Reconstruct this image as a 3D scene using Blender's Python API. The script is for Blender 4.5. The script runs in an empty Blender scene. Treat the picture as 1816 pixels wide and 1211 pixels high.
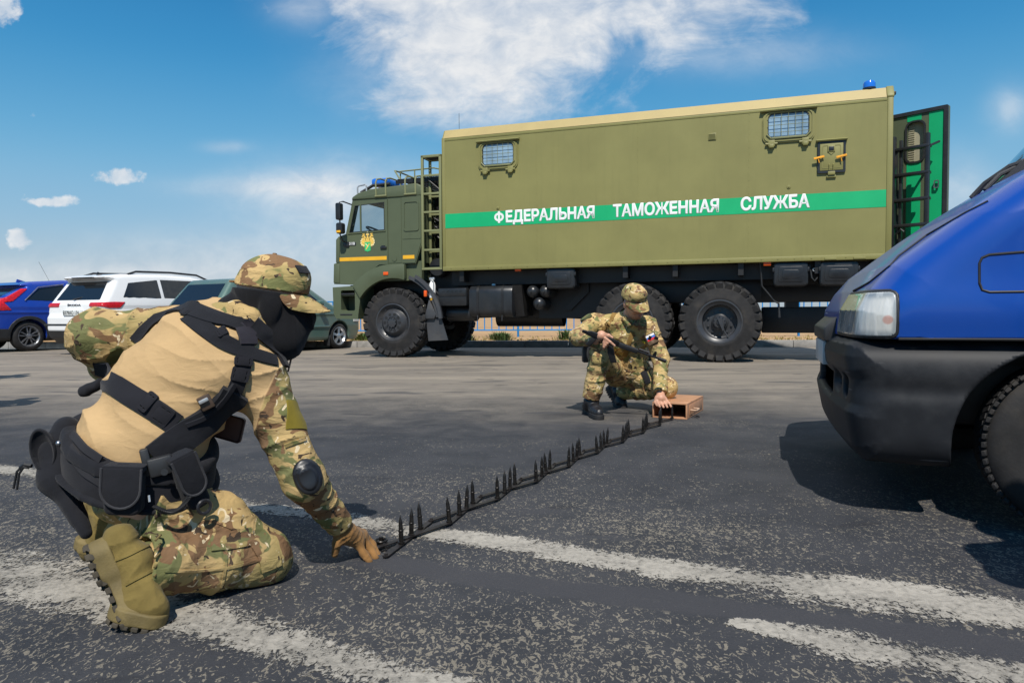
import bpy, bmesh, math, random
import numpy as np
from mathutils import Vector, Matrix
from mathutils.geometry import tessellate_polygon

scene = bpy.context.scene
COL = scene.collection
PI = math.pi
rad = math.radians

# ------------------------------------------------------------------ camera
FOC, PITCH, ROLL = 1252.33, .04054, .00659        # focal length in photo pixels, tilt and roll in radians
EYE = Vector((0, 0, .8))
_F = Vector((0, math.cos(PITCH), -math.sin(PITCH)))
_u = Vector((0, math.sin(PITCH), math.cos(PITCH)))
_r = Vector((1, 0, 0))
_R = _r * math.cos(ROLL) - _u * math.sin(ROLL)
_U = _u * math.cos(ROLL) + _r * math.sin(ROLL)
cam = bpy.data.cameras.new('camera')
cam.sensor_width = 36
cam.lens = FOC / 1816 * 36
cam.clip_start = .05
cam.clip_end = 9000
camo_ob = bpy.data.objects.new('camera', cam)
COL.objects.link(camo_ob)
camo_ob.matrix_world = Matrix(((_R.x, _U.x, -_F.x, EYE.x), (_R.y, _U.y, -_F.y, EYE.y), (_R.z, _U.z, -_F.z, EYE.z), (0, 0, 0, 1)))
scene.camera = camo_ob


def ray(px, py):
    return _F + _R * ((px - 908) / FOC) + _U * ((605.5 - py) / FOC)


def at(px, py, Y):
    """World point at distance Y in front of the place the picture was taken from."""
    d = ray(px, py)
    return EYE + d * (Y / d.y)


def gp(px, py, z=0.):
    d = ray(px, py)
    return EYE + d * ((z - .8) / d.z)


# ------------------------------------------------------------------ shader expressions
class S:
    """A small wrapper so node trees can be written as formulas."""
    def __init__(self, nt, s):
        self.nt, self.s = nt, s

    def _m(self, op, *a, clamp=False):
        n = self.nt.nodes.new('ShaderNodeMath')
        n.operation = op
        n.use_clamp = clamp
        for i, v in enumerate((self,) + a):
            if isinstance(v, S):
                self.nt.links.new(v.s, n.inputs[i])
            else:
                n.inputs[i].default_value = v
        return S(self.nt, n.outputs[0])

    def __add__(s, o): return s._m('ADD', o)
    __radd__ = __add__
    def __mul__(s, o): return s._m('MULTIPLY', o)
    __rmul__ = __mul__
    def __sub__(s, o): return s._m('SUBTRACT', o)
    def __rsub__(s, o): return (s * -1.) + o
    def __truediv__(s, o): return s._m('DIVIDE', o)
    def __pow__(s, o): return s._m('POWER', o)
    def min(s, o): return s._m('MINIMUM', o)
    def max(s, o): return s._m('MAXIMUM', o)
    def abs(s): return s._m('ABSOLUTE')
    def gt(s, o): return s._m('GREATER_THAN', o)
    def clamp(s): return s._m('ADD', 0., clamp=True)
    def exp(s): return s._m('EXPONENT')

    def step(s, a, b):
        """Smooth 0..1 ramp from a to b."""
        n = s.nt.nodes.new('ShaderNodeMapRange')
        n.interpolation_type = 'SMOOTHSTEP'
        s.nt.links.new(s.s, n.inputs[0])
        flip = a > b
        n.inputs[1].default_value, n.inputs[2].default_value = (b, a) if flip else (a, b)
        n.inputs[3].default_value, n.inputs[4].default_value = (1, 0) if flip else (0, 1)
        return S(s.nt, n.outputs[0])


def put(nt, v, sock):
    if isinstance(v, S):
        nt.links.new(v.s, sock)
    elif isinstance(v, (int, float)):
        sock.default_value = v
    else:
        sock.default_value = tuple(v) + ((1,) if len(v) == 3 and sock.type == 'RGBA' else ())


def mixc(nt, f, a, b, mode='MIX'):
    n = nt.nodes.new('ShaderNodeMix')
    n.data_type = 'RGBA'
    n.blend_type = mode
    put(nt, f, n.inputs[0]); put(nt, a, n.inputs[6]); put(nt, b, n.inputs[7])
    return S(nt, n.outputs[2])


def coords(nt, kind='Object', scale=(1, 1, 1), rot=(0, 0, 0), loc=(0, 0, 0)):
    t = nt.nodes.new('ShaderNodeTexCoord')
    m = nt.nodes.new('ShaderNodeMapping')
    m.inputs['Scale'].default_value = scale
    m.inputs['Rotation'].default_value = rot
    m.inputs['Location'].default_value = loc
    nt.links.new(t.outputs[kind], m.inputs[0])
    return S(nt, m.outputs[0])


def noise(nt, vec, scale, detail=3, rough=.55, dist=0., col=False):
    n = nt.nodes.new('ShaderNodeTexNoise')
    nt.links.new(vec.s, n.inputs['Vector'])
    n.inputs['Scale'].default_value = scale
    n.inputs['Detail'].default_value = detail
    n.inputs['Roughness'].default_value = rough
    n.inputs['Distortion'].default_value = dist
    return S(nt, n.outputs['Color' if col else 'Fac'])


def voro(nt, vec, scale, feature='F1', out='Distance', rnd=1.):
    n = nt.nodes.new('ShaderNodeTexVoronoi')
    n.feature = feature
    nt.links.new(vec.s, n.inputs['Vector'])
    n.inputs['Scale'].default_value = scale
    n.inputs['Randomness'].default_value = rnd
    return S(nt, n.outputs[out])


def xyz(nt, vec):
    n = nt.nodes.new('ShaderNodeSeparateXYZ')
    nt.links.new(vec.s, n.inputs[0])
    return [S(nt, o) for o in n.outputs]


def new_mat(name):
    m = bpy.data.materials.new(name)
    m.use_nodes = True
    nt = m.node_tree
    return m, nt, nt.nodes['Principled BSDF']


def bump(nt, h, strength, dist, bsdf):
    b = nt.nodes.new('ShaderNodeBump')
    b.inputs['Strength'].default_value = strength
    b.inputs['Distance'].default_value = dist
    put(nt, h, b.inputs['Height'])
    nt.links.new(b.outputs[0], bsdf.inputs['Normal'])


# ------------------------------------------------------------------ sun, sky and exposure
SUN_TO = Vector((.02, .76, -1)).normalized()       # the way the light travels: from behind the photographer
sl = bpy.data.lights.new('sun', 'SUN')
sl.energy = 4.9
sl.angle = rad(.5)
sl.color = (1, .945, .86)
so = bpy.data.objects.new('sun', sl)
COL.objects.link(so)
so.rotation_euler = SUN_TO.to_track_quat('-Z', 'Y').to_euler()

world = bpy.data.worlds.new('World')
scene.world = world
world.use_nodes = True
wn = world.node_tree
wn.nodes.clear()
sky = wn.nodes.new('ShaderNodeTexSky')
sky.sky_type = 'NISHITA'
sky.sun_disc = False
sky.sun_elevation = rad(52.7)
sky.sun_rotation = rad(180)
sky.air_density = 1.0
sky.dust_density = .6
sky.ozone_density = 2.5
gd = coords(wn, 'Generated')
dx, dy, dz = xyz(wn, gd)
yy = dy.max(.02)
az, el = dx / yy, dz / yy
elev = dz.clamp()
front = dy.step(.05, .3)
# clear-sky colour: deeper and more cyan overhead, paler towards the horizon
tint = mixc(wn, elev.step(.0, .36), (.62, .64, .72), (.10, .62, .98))
base = mixc(wn, 1., S(wn, sky.outputs[0]), tint, 'MULTIPLY')
grad_ = mixc(wn, elev.step(.0, .13), (4.6, 5.5, 6.25), (3.5, 5.6, 7.2))
grad_ = mixc(wn, elev.step(.08, .24), grad_, (1.95, 4.95, 7.2))
grad_ = mixc(wn, elev.step(.16, .34), grad_, (.70, 3.3, 6.1))
grad_ = mixc(wn, elev.step(.28, .50), grad_, (.10, 1.6, 4.3))
base = mixc(wn, .72, base, grad_)
# clouds
cv = wn.nodes.new('ShaderNodeCombineXYZ')
wn.links.new(az.s, cv.inputs[0]); wn.links.new(el.s, cv.inputs[1])
cvec = S(wn, cv.outputs[0])
m_ = wn.nodes.new('ShaderNodeMapping')
m_.inputs['Rotation'].default_value = (0, 0, rad(-28)); m_.inputs['Scale'].default_value = (1, 1.7, 1)
wn.links.new(cvec.s, m_.inputs[0])
wisp = noise(wn, S(wn, m_.outputs[0]), 5.5, 9, .62, .6)
puff = noise(wn, cvec, 26, 6, .6, .2)
fine = noise(wn, S(wn, m_.outputs[0]), 15, 8, .62, .4)
dl = (az + .300) * .717 + (el - .443) * .697
dr = (az - .430) * -.368 + (el - .443) * .93
lobe = (((az + .10) * 8.) ** 2. + ((el - .30) * 14.) ** 2.)._m('MULTIPLY', -1.).exp()
tri = dl.min(dr) + (wisp - .5) * .26 + (fine - .5) * .06 + lobe * .045 + .022
big = tri.step(-.02, .11) * (.86 + (fine - .46) * .70 + (wisp - .5) * .9).clamp() * (el.step(.225, .29))


def blob(a, e, sa, se):
    return ((((az - a) / sa) ** 2. + ((el - e) / se) ** 2.) * -1.).exp()


soft = blob(-.25, .165, .11, .045) * .75 + blob(-.30, .09, .30, .030) * .35 + blob(-.55, .055, .30, .022) * .55 + blob(.62, .16, .05, .05) * .35 + blob(.70, .28, .03, .03) * .35 + blob(-.36, .18, .11, .014) * .35 + blob(-.40, .235, .03, .008) * .3 + blob(-.16, .33, .10, .05) * .25 + blob(.30, .36, .16, .03) * .30 + blob(-.28, .43, .05, .03) * .35
soft = soft * (.35 + fine * 1.3)
cum = blob(-.551, .195, .042, .015).max(blob(-.645, .160, .042, .009)).max(blob(-.690, .110, .022, .018)).max(blob(-.706, .425, .032, .034)).max(blob(-.74, .14, .02, .012))
cum = (cum * 1.15 + (puff - .5) * 2.1 + (fine - .5) * .8).step(.50, .95) * (.45 + puff * .7)
cl = (big.max(soft)).max(cum.min(.92)).clamp() * front
ccol = mixc(wn, (fine * .6 + puff * .4).step(.3, .7), (6.0, 6.5, 7.2), (8.2, 8.3, 8.4))
skyc = mixc(wn, cl, base, ccol)
bg = wn.nodes.new('ShaderNodeBackground')
bg.inputs[1].default_value = .1
wn.links.new(skyc.s, bg.inputs[0])
wo = wn.nodes.new('ShaderNodeOutputWorld')
wn.links.new(bg.outputs[0], wo.inputs[0])

scene.view_settings.view_transform = 'Standard'
scene.view_settings.look = 'None'
scene.view_settings.exposure = 0.06
scene.view_settings.gamma = 1.0
scene.cycles.max_bounces = 6
scene.cycles.diffuse_bounces = 3
scene.cycles.glossy_bounces = 3
scene.cycles.transparent_max_bounces = 12
scene.cycles.caustics_reflective = False
scene.cycles.caustics_refractive = False

# ------------------------------------------------------------------ object helpers
def tag(o, label=None, cat=None, group=None, kind=None):
    if label: o['label'] = label
    if cat: o['category'] = cat
    if group: o['group'] = group
    if kind: o['kind'] = kind
    return o


def empty(name, loc=(0, 0, 0), rz=0.):
    o = bpy.data.objects.new(name, None)
    COL.objects.link(o)
    o.location = loc
    o.rotation_euler = (0, 0, rz)
    o.empty_display_size = .1
    return o


def link(name, me, mats, parent=None):
    if not isinstance(mats, (list, tuple)):
        mats = [mats]
    for m in mats:
        me.materials.append(m)
    o = bpy.data.objects.new(name, me)
    COL.objects.link(o)
    if parent is not None:
        o.parent = parent
    return o


def kids(o):
    return [c for c in bpy.data.objects if c.parent == o]


def copy_tree(o, parent=None):
    ch = list(o.children)
    c = o.copy()
    COL.objects.link(c)
    c.parent = parent
    for k in ch:
        copy_tree(k, c)
    return c


def rrect(x0, z0, x1, z1, r, n=5):
    """Rounded rectangle outline, counter-clockwise."""
    out = []
    for cx, cz, a0 in ((x1 - r, z0 + r, -90), (x1 - r, z1 - r, 0), (x0 + r, z1 - r, 90), (x0 + r, z0 + r, 180)):
        for i in range(n + 1):
            a = rad(a0 + 90 * i / n)
            out.append((cx + r * math.cos(a), cz + r * math.sin(a)))
    return out


def arc(cx, cz, r, a0, a1, n=12):
    return [(cx + r * math.cos(rad(a0 + (a1 - a0) * i / n)), cz + r * math.sin(rad(a0 + (a1 - a0) * i / n))) for i in range(n + 1)]


class MB:
    """Collects shapes into ONE mesh."""
    def __init__(self):
        self.bm = bmesh.new()
        self.mi = 0

    def _fin(self, verts, faces, bevel=0, seg=2):
        for f in faces:
            f.material_index = self.mi
        if bevel > 0:
            es = list({e for f in faces for e in f.edges if e.is_manifold and e.calc_face_angle(0) > .5})
            bmesh.ops.bevel(self.bm, geom=es, offset=bevel, segments=seg, profile=.5, affect='EDGES', clamp_overlap=True, material=self.mi)

    def box(self, lo, hi, bevel=0, M=None, seg=2):
        vs = [self.bm.verts.new((x, y, z)) for x in (lo[0], hi[0]) for y in (lo[1], hi[1]) for z in (lo[2], hi[2])]
        if M is not None:
            for v in vs:
                v.co = M @ v.co
        fs = [self.bm.faces.new([vs[i] for i in q]) for q in ((0, 1, 3, 2), (4, 6, 7, 5), (0, 4, 5, 1), (2, 3, 7, 6), (0, 2, 6, 4), (1, 5, 7, 3))]
        bmesh.ops.recalc_face_normals(self.bm, faces=fs)
        self._fin(vs, fs, bevel, seg)
        return self

    def cbox(self, c, s, bevel=0, M=None, seg=2):
        T = Matrix.Translation(c)
        if M is not None:
            T = T @ M
        h = [x / 2 for x in s]
        return self.box([-x for x in h], h, bevel, T, seg)

    def prism(self, pts, lo, hi, ax='y', holes=(), M=None, bevel=0, seg=2):
        """Extrude a 2D outline (optionally with holes) along an axis."""
        def P(a, b, t):
            p = {'y': (a, t, b), 'x': (t, a, b), 'z': (a, b, t)}[ax]
            return (M @ Vector(p)) if M is not None else Vector(p)
        loops = [list(pts)] + [list(h) for h in holes]
        flat = [q for l in loops for q in l]
        A = [self.bm.verts.new(P(a, b, lo)) for a, b in flat]
        B = [self.bm.verts.new(P(a, b, hi)) for a, b in flat]
        fs = []
        if holes:
            for t in tessellate_polygon([[Vector((a, b, 0)) for a, b in l] for l in loops]):
                try:
                    fs.append(self.bm.faces.new([A[i] for i in t])); fs.append(self.bm.faces.new([B[i] for i in t]))
                except ValueError:
                    pass
        else:
            fs.append(self.bm.faces.new(A)); fs.append(self.bm.faces.new(B))
        k = 0
        for l in loops:
            n = len(l)
            for i in range(n):
                j = (i + 1) % n
                fs.append(self.bm.faces.new((A[k + i], A[k + j], B[k + j], B[k + i])))
            k += n
        bmesh.ops.recalc_face_normals(self.bm, faces=fs)
        self._fin(A + B, fs, bevel, seg)
        return self

    def tube(self, pts, r, n=8, cap=True, closed=False):
        pts = [Vector(p) for p in pts]
        rs = r if isinstance(r, (list, tuple)) else [r] * len(pts)
        m = len(pts)
        rings = []
        up = None
        for i, p in enumerate(pts):
            if closed:
                t = (pts[(i + 1) % m] - pts[i - 1]).normalized()
            else:
                t = (pts[min(i + 1, m - 1)] - pts[max(i - 1, 0)]).normalized()
            if up is None:
                up = t.orthogonal().normalized()
            up = (up - t * up.dot(t))
            up = up.normalized() if up.length > 1e-6 else t.orthogonal().normalized()
            w = t.cross(up)
            rings.append([self.bm.verts.new(p + (up * math.cos(2 * PI * k / n) + w * math.sin(2 * PI * k / n)) * rs[i]) for k in range(n)])
        fs = []
        for i in range(m if closed else m - 1):
            a, b = rings[i], rings[(i + 1) % m]
            for k in range(n):
                fs.append(self.bm.faces.new((a[k], a[(k + 1) % n], b[(k + 1) % n], b[k])))
        if cap and not closed:
            fs.append(self.bm.faces.new(rings[0][::-1])); fs.append(self.bm.faces.new(rings[-1]))
        for f in fs:
            f.material_index = self.mi
        return self

    def lathe(self, prof, c, axis, n=32):
        """prof: (distance along axis, radius)."""
        c = Vector(c); a = Vector(axis).normalized()
        u = a.orthogonal().normalized(); w = a.cross(u)
        rings = []
        for d, r in prof:
            if r < 1e-5:
                rings.append([self.bm.verts.new(c + a * d)])
            else:
                rings.append([self.bm.verts.new(c + a * d + (u * math.cos(2 * PI * k / n) + w * math.sin(2 * PI * k / n)) * r) for k in range(n)])
        fs = []
        for p, q in zip(rings, rings[1:]):
            for k in range(n):
                k2 = (k + 1) % n
                if len(p) == 1 and len(q) == 1: continue
                if len(p) == 1: fs.append(self.bm.faces.new((p[0], q[k2], q[k])))
                elif len(q) == 1: fs.append(self.bm.faces.new((p[k], p[k2], q[0])))
                else: fs.append(self.bm.faces.new((p[k], p[k2], q[k2], q[k])))
        bmesh.ops.recalc_face_normals(self.bm, faces=fs)
        for f in fs:
            f.material_index = self.mi
        return self

    def ball(self, c, r, n=16, M=None):
        T = Matrix.Translation(c)
        if M is not None: T = T @ M
        r = r if isinstance(r, (tuple, list)) else (r, r, r)
        T = T @ Matrix.Diagonal((*r, 1))
        k = bmesh.ops.create_uvsphere(self.bm, u_segments=n, v_segments=max(6, n // 2), radius=1, matrix=T)
        for f in {f for v in k['verts'] for f in v.link_faces}:
            f.material_index = self.mi
        return self

    def build(self, name, mats, parent=None, angle=32):
        me = bpy.data.meshes.new(name)
        self.bm.to_mesh(me)
        self.bm.free()
        for p in me.polygons:
            p.use_smooth = True
        me.set_sharp_from_angle(angle=rad(angle))
        return link(name, me, mats, parent)


def text_mesh(name, body, size, mat, parent, M, depth=.002, bold=0., width=None, font=None):
    """Raised lettering; M maps its x (reading), y (up), z (out) to the place."""
    cu = bpy.data.curves.new(name, 'FONT')
    cu.body = body
    cu.size = size
    cu.bevel_depth = bold
    cu.bevel_resolution = 0
    cu.extrude = depth
    cu.resolution_u = 4
    o = bpy.data.objects.new(name, cu)
    COL.objects.link(o)
    dg = bpy.context.evaluated_depsgraph_get()
    me = bpy.data.meshes.new_from_object(o.evaluated_get(dg))
    bpy.data.objects.remove(o)
    n = len(me.vertices)
    co = np.zeros(n * 3, np.float32)
    me.vertices.foreach_get('co', co)
    co = co.reshape(-1, 3)
    x0, x1 = co[:, 0].min(), co[:, 0].max()
    co[:, 0] -= x0
    co[:, 2] *= min(1., depth / max(1e-6, float(co[:, 2].max())))
    if width:
        co[:, 0] *= width / (x1 - x0)
    me.vertices.foreach_set('co', co.ravel())
    me.transform(M)
    me.materials.clear()
    return link(name, me, mat, parent)


# ------------------------------------------------------------------ implicit surfaces (for bodies, clothing and car shells)
_rng = np.random.RandomState(7)
_T = _rng.rand(64, 64, 64).astype(np.float32)


def vn(P):
    """Value noise 0..1 at points P."""
    i = np.floor(P).astype(np.int32)
    f = (P - i).astype(np.float32)
    f = f * f * (3 - 2 * f)
    i &= 63
    j = (i + 1) & 63
    x0, y0, z0, x1, y1, z1 = i[:, 0], i[:, 1], i[:, 2], j[:, 0], j[:, 1], j[:, 2]
    fx, fy, fz = f[:, 0], f[:, 1], f[:, 2]
    a = _T[x0, y0, z0] * (1 - fx) + _T[x1, y0, z0] * fx
    b = _T[x0, y1, z0] * (1 - fx) + _T[x1, y1, z0] * fx
    c = _T[x0, y0, z1] * (1 - fx) + _T[x1, y0, z1] * fx
    d = _T[x0, y1, z1] * (1 - fx) + _T[x1, y1, z1] * fx
    return (a * (1 - fy) + b * fy) * (1 - fz) + (c * (1 - fy) + d * fy) * fz


def ridge(P):
    return (1 - np.abs(2 * vn(P) - 1)) ** 2


def A3(p):
    return np.array(tuple(p), np.float32)


def rc(a, b, r1, r2=None):
    """Tapered limb from a to b."""
    a, b = A3(a), A3(b)
    r2 = r1 if r2 is None else r2
    ba = b - a
    L = float(ba @ ba) + 1e-12

    def f(p):
        d = p - a
        t = np.clip(d @ ba / L, 0, 1)
        return np.linalg.norm(d - t[:, None] * ba, axis=1) - (r1 + (r2 - r1) * t)
    return f


def frame(x=None, y=None, z=None):
    """Orthonormal rows (X, Y, Z) from two given directions; the first one given wins."""
    if x is not None and z is not None:
        x = Vector(x).normalized(); z = Vector(z); z = (z - x * z.dot(x)).normalized(); y = z.cross(x)
    elif y is not None and z is not None:
        y = Vector(y).normalized(); z = Vector(z); z = (z - y * z.dot(y)).normalized(); x = y.cross(z)
    else:
        x = Vector(x).normalized(); y = Vector(y); y = (y - x * y.dot(x)).normalized(); z = x.cross(y)
    return np.array((tuple(x), tuple(y), tuple(z)), np.float32)


def ell(c, r, R=None):
    c, r = A3(c), A3(r)
    R = np.eye(3, dtype=np.float32) if R is None else R

    def f(p):
        q = (p - c) @ R.T
        k0 = np.linalg.norm(q / r, axis=1)
        k1 = np.linalg.norm(q / (r * r), axis=1) + 1e-9
        return np.where(k0 < .05, -r.min(), k0 * (k0 - 1) / k1)
    return f


def rbox(c, h, rr=0., R=None):
    c, h = A3(c), A3(h) - rr
    R = np.eye(3, dtype=np.float32) if R is None else R

    def f(p):
        q = np.abs((p - c) @ R.T) - h
        return np.linalg.norm(np.maximum(q, 0), axis=1) + np.minimum(q.max(1), 0) - rr
    return f


def smn(a, b, k):
    h = np.clip(.5 + .5 * (b - a) / k, 0, 1)
    return b + (a - b) * h - k * h * (1 - h)


def smx(a, b, k):
    return -smn(-a, -b, k)


def uni(k, *fs):
    def f(p):
        d = fs[0](p)
        for g in fs[1:]:
            d = smn(d, g(p), k)
        return d
    return f


def half(c, n):
    """Solid half-space behind the plane at c with outward normal n."""
    c, n = A3(c), A3(Vector(n).normalized())
    return lambda p: (p - c) @ n


def cut(f, *gs, k=.004):
    def h(p):
        d = f(p)
        for g in gs:
            d = smx(d, g(p), k)
        return d
    return h


def sub(f, g, k=.004):
    return lambda p: smx(f(p), -g(p), k)


def off(f, e):
    return lambda p: f(p) - e


def shell(f, t):
    return lambda p: np.abs(f(p)) - t


def poly2(pts):
    """Signed distance to a 2D outline; call with arrays x, z."""
    V = np.array(pts, np.float32)

    def f(x, z):
        d = np.full(x.shape, 1e9, np.float32)
        s = np.ones(x.shape, np.float32)
        n = len(V)
        j = n - 1
        for i in range(n):
            ex, ez = V[j] - V[i]
            wx, wz = x - V[i, 0], z - V[i, 1]
            t = np.clip((wx * ex + wz * ez) / (ex * ex + ez * ez + 1e-12), 0, 1)
            bx, bz = wx - ex * t, wz - ez * t
            d = np.minimum(d, bx * bx + bz * bz)
            c1 = z >= V[i, 1]; c2 = z < V[j, 1]; c3 = ex * wz > ez * wx
            s = np.where((c1 & c2 & c3) | (~c1 & ~c2 & ~c3), -s, s)
            j = i
        return s * np.sqrt(d)
    return f


def grad(f, P, e=1e-3):
    g = np.empty_like(P)
    for k in range(3):
        d = np.zeros(3, np.float32); d[k] = e
        g[:, k] = f(P + d) - f(P - d)
    return g / (2 * e)


def surf(f, lo, hi, h, newton=2, margin=.03):
    """Polygonise f = 0 inside the box lo..hi with cell size h -> verts, quads, normals."""
    lo, hi = A3(lo), A3(hi)
    B = 8
    nb = np.ceil((hi - lo) / h / B).astype(int)
    dim = nb * B + 1
    bc = np.stack(np.meshgrid(*[np.arange(n) for n in nb], indexing='ij'), -1).reshape(-1, 3)
    cen = lo + (bc * B + B / 2) * h
    dc = np.concatenate([f(cen[i:i + 200000].astype(np.float32)) for i in range(0, len(cen), 200000)])
    G = np.ones(dim, np.float32)
    act = np.abs(dc) < B * h * .88 + margin
    for b, s in zip(bc[~act], dc[~act]):
        if s < 0:
            i, j, k = b * B
            G[i:i + B + 1, j:j + B + 1, k:k + B + 1] = -1
    loc = np.stack(np.meshgrid(*[np.arange(B + 1)] * 3, indexing='ij'), -1).reshape(-1, 3)
    ab = bc[act]
    for s in range(0, len(ab), 400):
        q = ab[s:s + 400]
        idx = (q[:, None, :] * B + loc[None]).reshape(-1, 3)
        v = f((lo + idx * h).astype(np.float32))
        G[idx[:, 0], idx[:, 1], idx[:, 2]] = v
    S_ = G < 0
    cs = S_[:-1, :-1, :-1].astype(np.int8)
    tot = np.zeros_like(cs)
    cor = [(a, b, c) for a in (0, 1) for b in (0, 1) for c in (0, 1)]
    nx, ny, nz = dim - 1
    for a, b, c in cor:
        tot += S_[a:a + nx, b:b + ny, c:c + nz]
    cells = np.argwhere((tot > 0) & (tot < 8))
    ids = np.full((nx, ny, nz), -1, np.int32)
    ids[cells[:, 0], cells[:, 1], cells[:, 2]] = np.arange(len(cells))
    val = {c: G[cells[:, 0] + c[0], cells[:, 1] + c[1], cells[:, 2] + c[2]] for c in cor}
    acc = np.zeros((len(cells), 3), np.float32); cnt = np.zeros(len(cells), np.float32)
    for c in cor:
        for k in range(3):
            if c[k]: continue
            d = list(c); d[k] = 1; d = tuple(d)
            v0, v1 = val[c], val[d]
            m = (v0 < 0) != (v1 < 0)
            t = np.where(m, v0 / np.where(v0 == v1, 1, v0 - v1), 0)
            p = np.tile(np.array(c, np.float32), (len(cells), 1)); p[:, k] += t
            acc += p * m[:, None]; cnt += m
    V = lo + (cells + acc / cnt[:, None]) * h
    quads = []
    for k in range(3):
        sl0 = [slice(1, -1)] * 3; sl0[k] = slice(0, -1)
        sl1 = [slice(1, -1)] * 3; sl1[k] = slice(1, None)
        a, b = S_[tuple(sl0)], S_[tuple(sl1)]
        e = np.argwhere(a != b)
        if not len(e): continue
        flip = a[e[:, 0], e[:, 1], e[:, 2]]
        o = e.copy()
        for j in range(3):
            if j != k: o[:, j] += 1
        u, w = (k + 1) % 3, (k + 2) % 3
        def g(du, dw):
            q = o.copy(); q[:, u] -= du; q[:, w] -= dw
            return ids[q[:, 0], q[:, 1], q[:, 2]]
        q = np.stack([g(1, 1), g(0, 1), g(0, 0), g(1, 0)], 1)
        q[~flip] = q[~flip][:, ::-1]
        quads.append(q)
    Q = np.concatenate(quads)
    Q = Q[(Q >= 0).all(1)]
    V = V.astype(np.float32)
    for _ in range(newton):
        g = grad(f, V)
        gg = np.maximum((g * g).sum(1), .05)
        st = (f(V) / gg)[:, None] * g
        ln = np.linalg.norm(st, axis=1, keepdims=True)
        V = V - st * np.minimum(1, h * .5 / np.maximum(ln, 1e-9))
    N = grad(f, V)
    N /= np.linalg.norm(N, axis=1, keepdims=True) + 1e-9
    return V, Q, N


def sdf_obj(name, f, lo, hi, h, mats, parent=None, attr=None, newton=2, margin=.03, nrm=True):
    """An object from an implicit shape given in its parent's own coordinates."""
    V, Q, N = surf(f, lo, hi, h, newton, margin)
    me = bpy.data.meshes.new(name)
    me.vertices.add(len(V)); me.vertices.foreach_set('co', V.ravel())
    me.loops.add(len(Q) * 4); me.loops.foreach_set('vertex_index', Q.ravel().astype(np.int32))
    me.polygons.add(len(Q)); me.polygons.foreach_set('loop_start', np.arange(len(Q), dtype=np.int32) * 4)
    me.update(calc_edges=True)
    me.polygons.foreach_set('use_smooth', np.ones(len(Q), bool))
    if nrm:
        me.normals_split_custom_set_from_vertices(N.astype(np.float64).tolist())
    if attr:
        for an, g in attr.items():
            a = me.attributes.new(an, 'FLOAT', 'POINT')
            a.data.foreach_set('value', g(V).astype(np.float32))
    return link(name, me, mats, parent)


def march(f, px, py, y0=1.2, y1=3.2):
    """First point of implicit shape f met along the line of sight, with its normal."""
    d = A3(ray(px, py)); o = A3(EYE)
    t = np.float32(y0 / d[1])
    for _ in range(300):
        p = o + d * t
        v = float(f(p[None])[0])
        if v < .0006: break
        t += v * .7
        if t * d[1] > y1: return None
    g = grad(f, (o + d * t)[None])[0]
    return Vector(map(float, o + d * t)), Vector(map(float, g)).normalized()

# ------------------------------------------------------------------ materials
def simple(name, col, rough=.6, metal=0., var=.12, vs=6., bmp=0., bs=300., spec=.5, coat=0., dust=0., coords_kind='Object'):
    """A surface with slight tone variation, fine relief and optional dust."""
    m, nt, b = new_mat(name)
    v = coords(nt, coords_kind)
    n1 = noise(nt, v, vs, 5, .6)
    c = mixc(nt, n1.step(.3, .7), [x * (1 - var) for x in col], [min(1, x * (1 + var)) for x in col])
    if dust:
        n2 = noise(nt, v, vs * .45, 6, .65)
        c = mixc(nt, n2.step(.45, .8) * dust, c, (.22, .18, .13))
    nt.links.new(c.s, b.inputs['Base Color'])
    put(nt, n1 * .14 + (rough - .07), b.inputs['Roughness'])
    b.inputs['Metallic'].default_value = metal
    b.inputs['Specular IOR Level'].default_value = spec
    if coat:
        b.inputs['Coat Weight'].default_value = coat
        b.inputs['Coat Roughness'].default_value = .05
    if bmp:
        bump(nt, noise(nt, v, bs, 3, .6), bmp, .004, b)
    return m


def fabric(name, col, var=.15, weave=1400., fold=.5, fs=16., stretch=(1, 1, 1), rough=.9):
    m, nt, b = new_mat(name)
    v = coords(nt, 'Object')
    n1 = noise(nt, v, 9, 4, .6)
    c = mixc(nt, n1.step(.3, .7), [x * (1 - var) for x in col], [x * (1 + var) for x in col])
    nt.links.new(c.s, b.inputs['Base Color'])
    b.inputs['Roughness'].default_value = rough
    b.inputs['Specular IOR Level'].default_value = .2
    b.inputs['Sheen Weight'].default_value = .08
    f = noise(nt, coords(nt, 'Object', stretch), fs, 3, .5, .8)
    w = noise(nt, v, weave, 1, .5)
    bump(nt, f * fold + w * .06, .55, .02, b)
    return m


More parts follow.
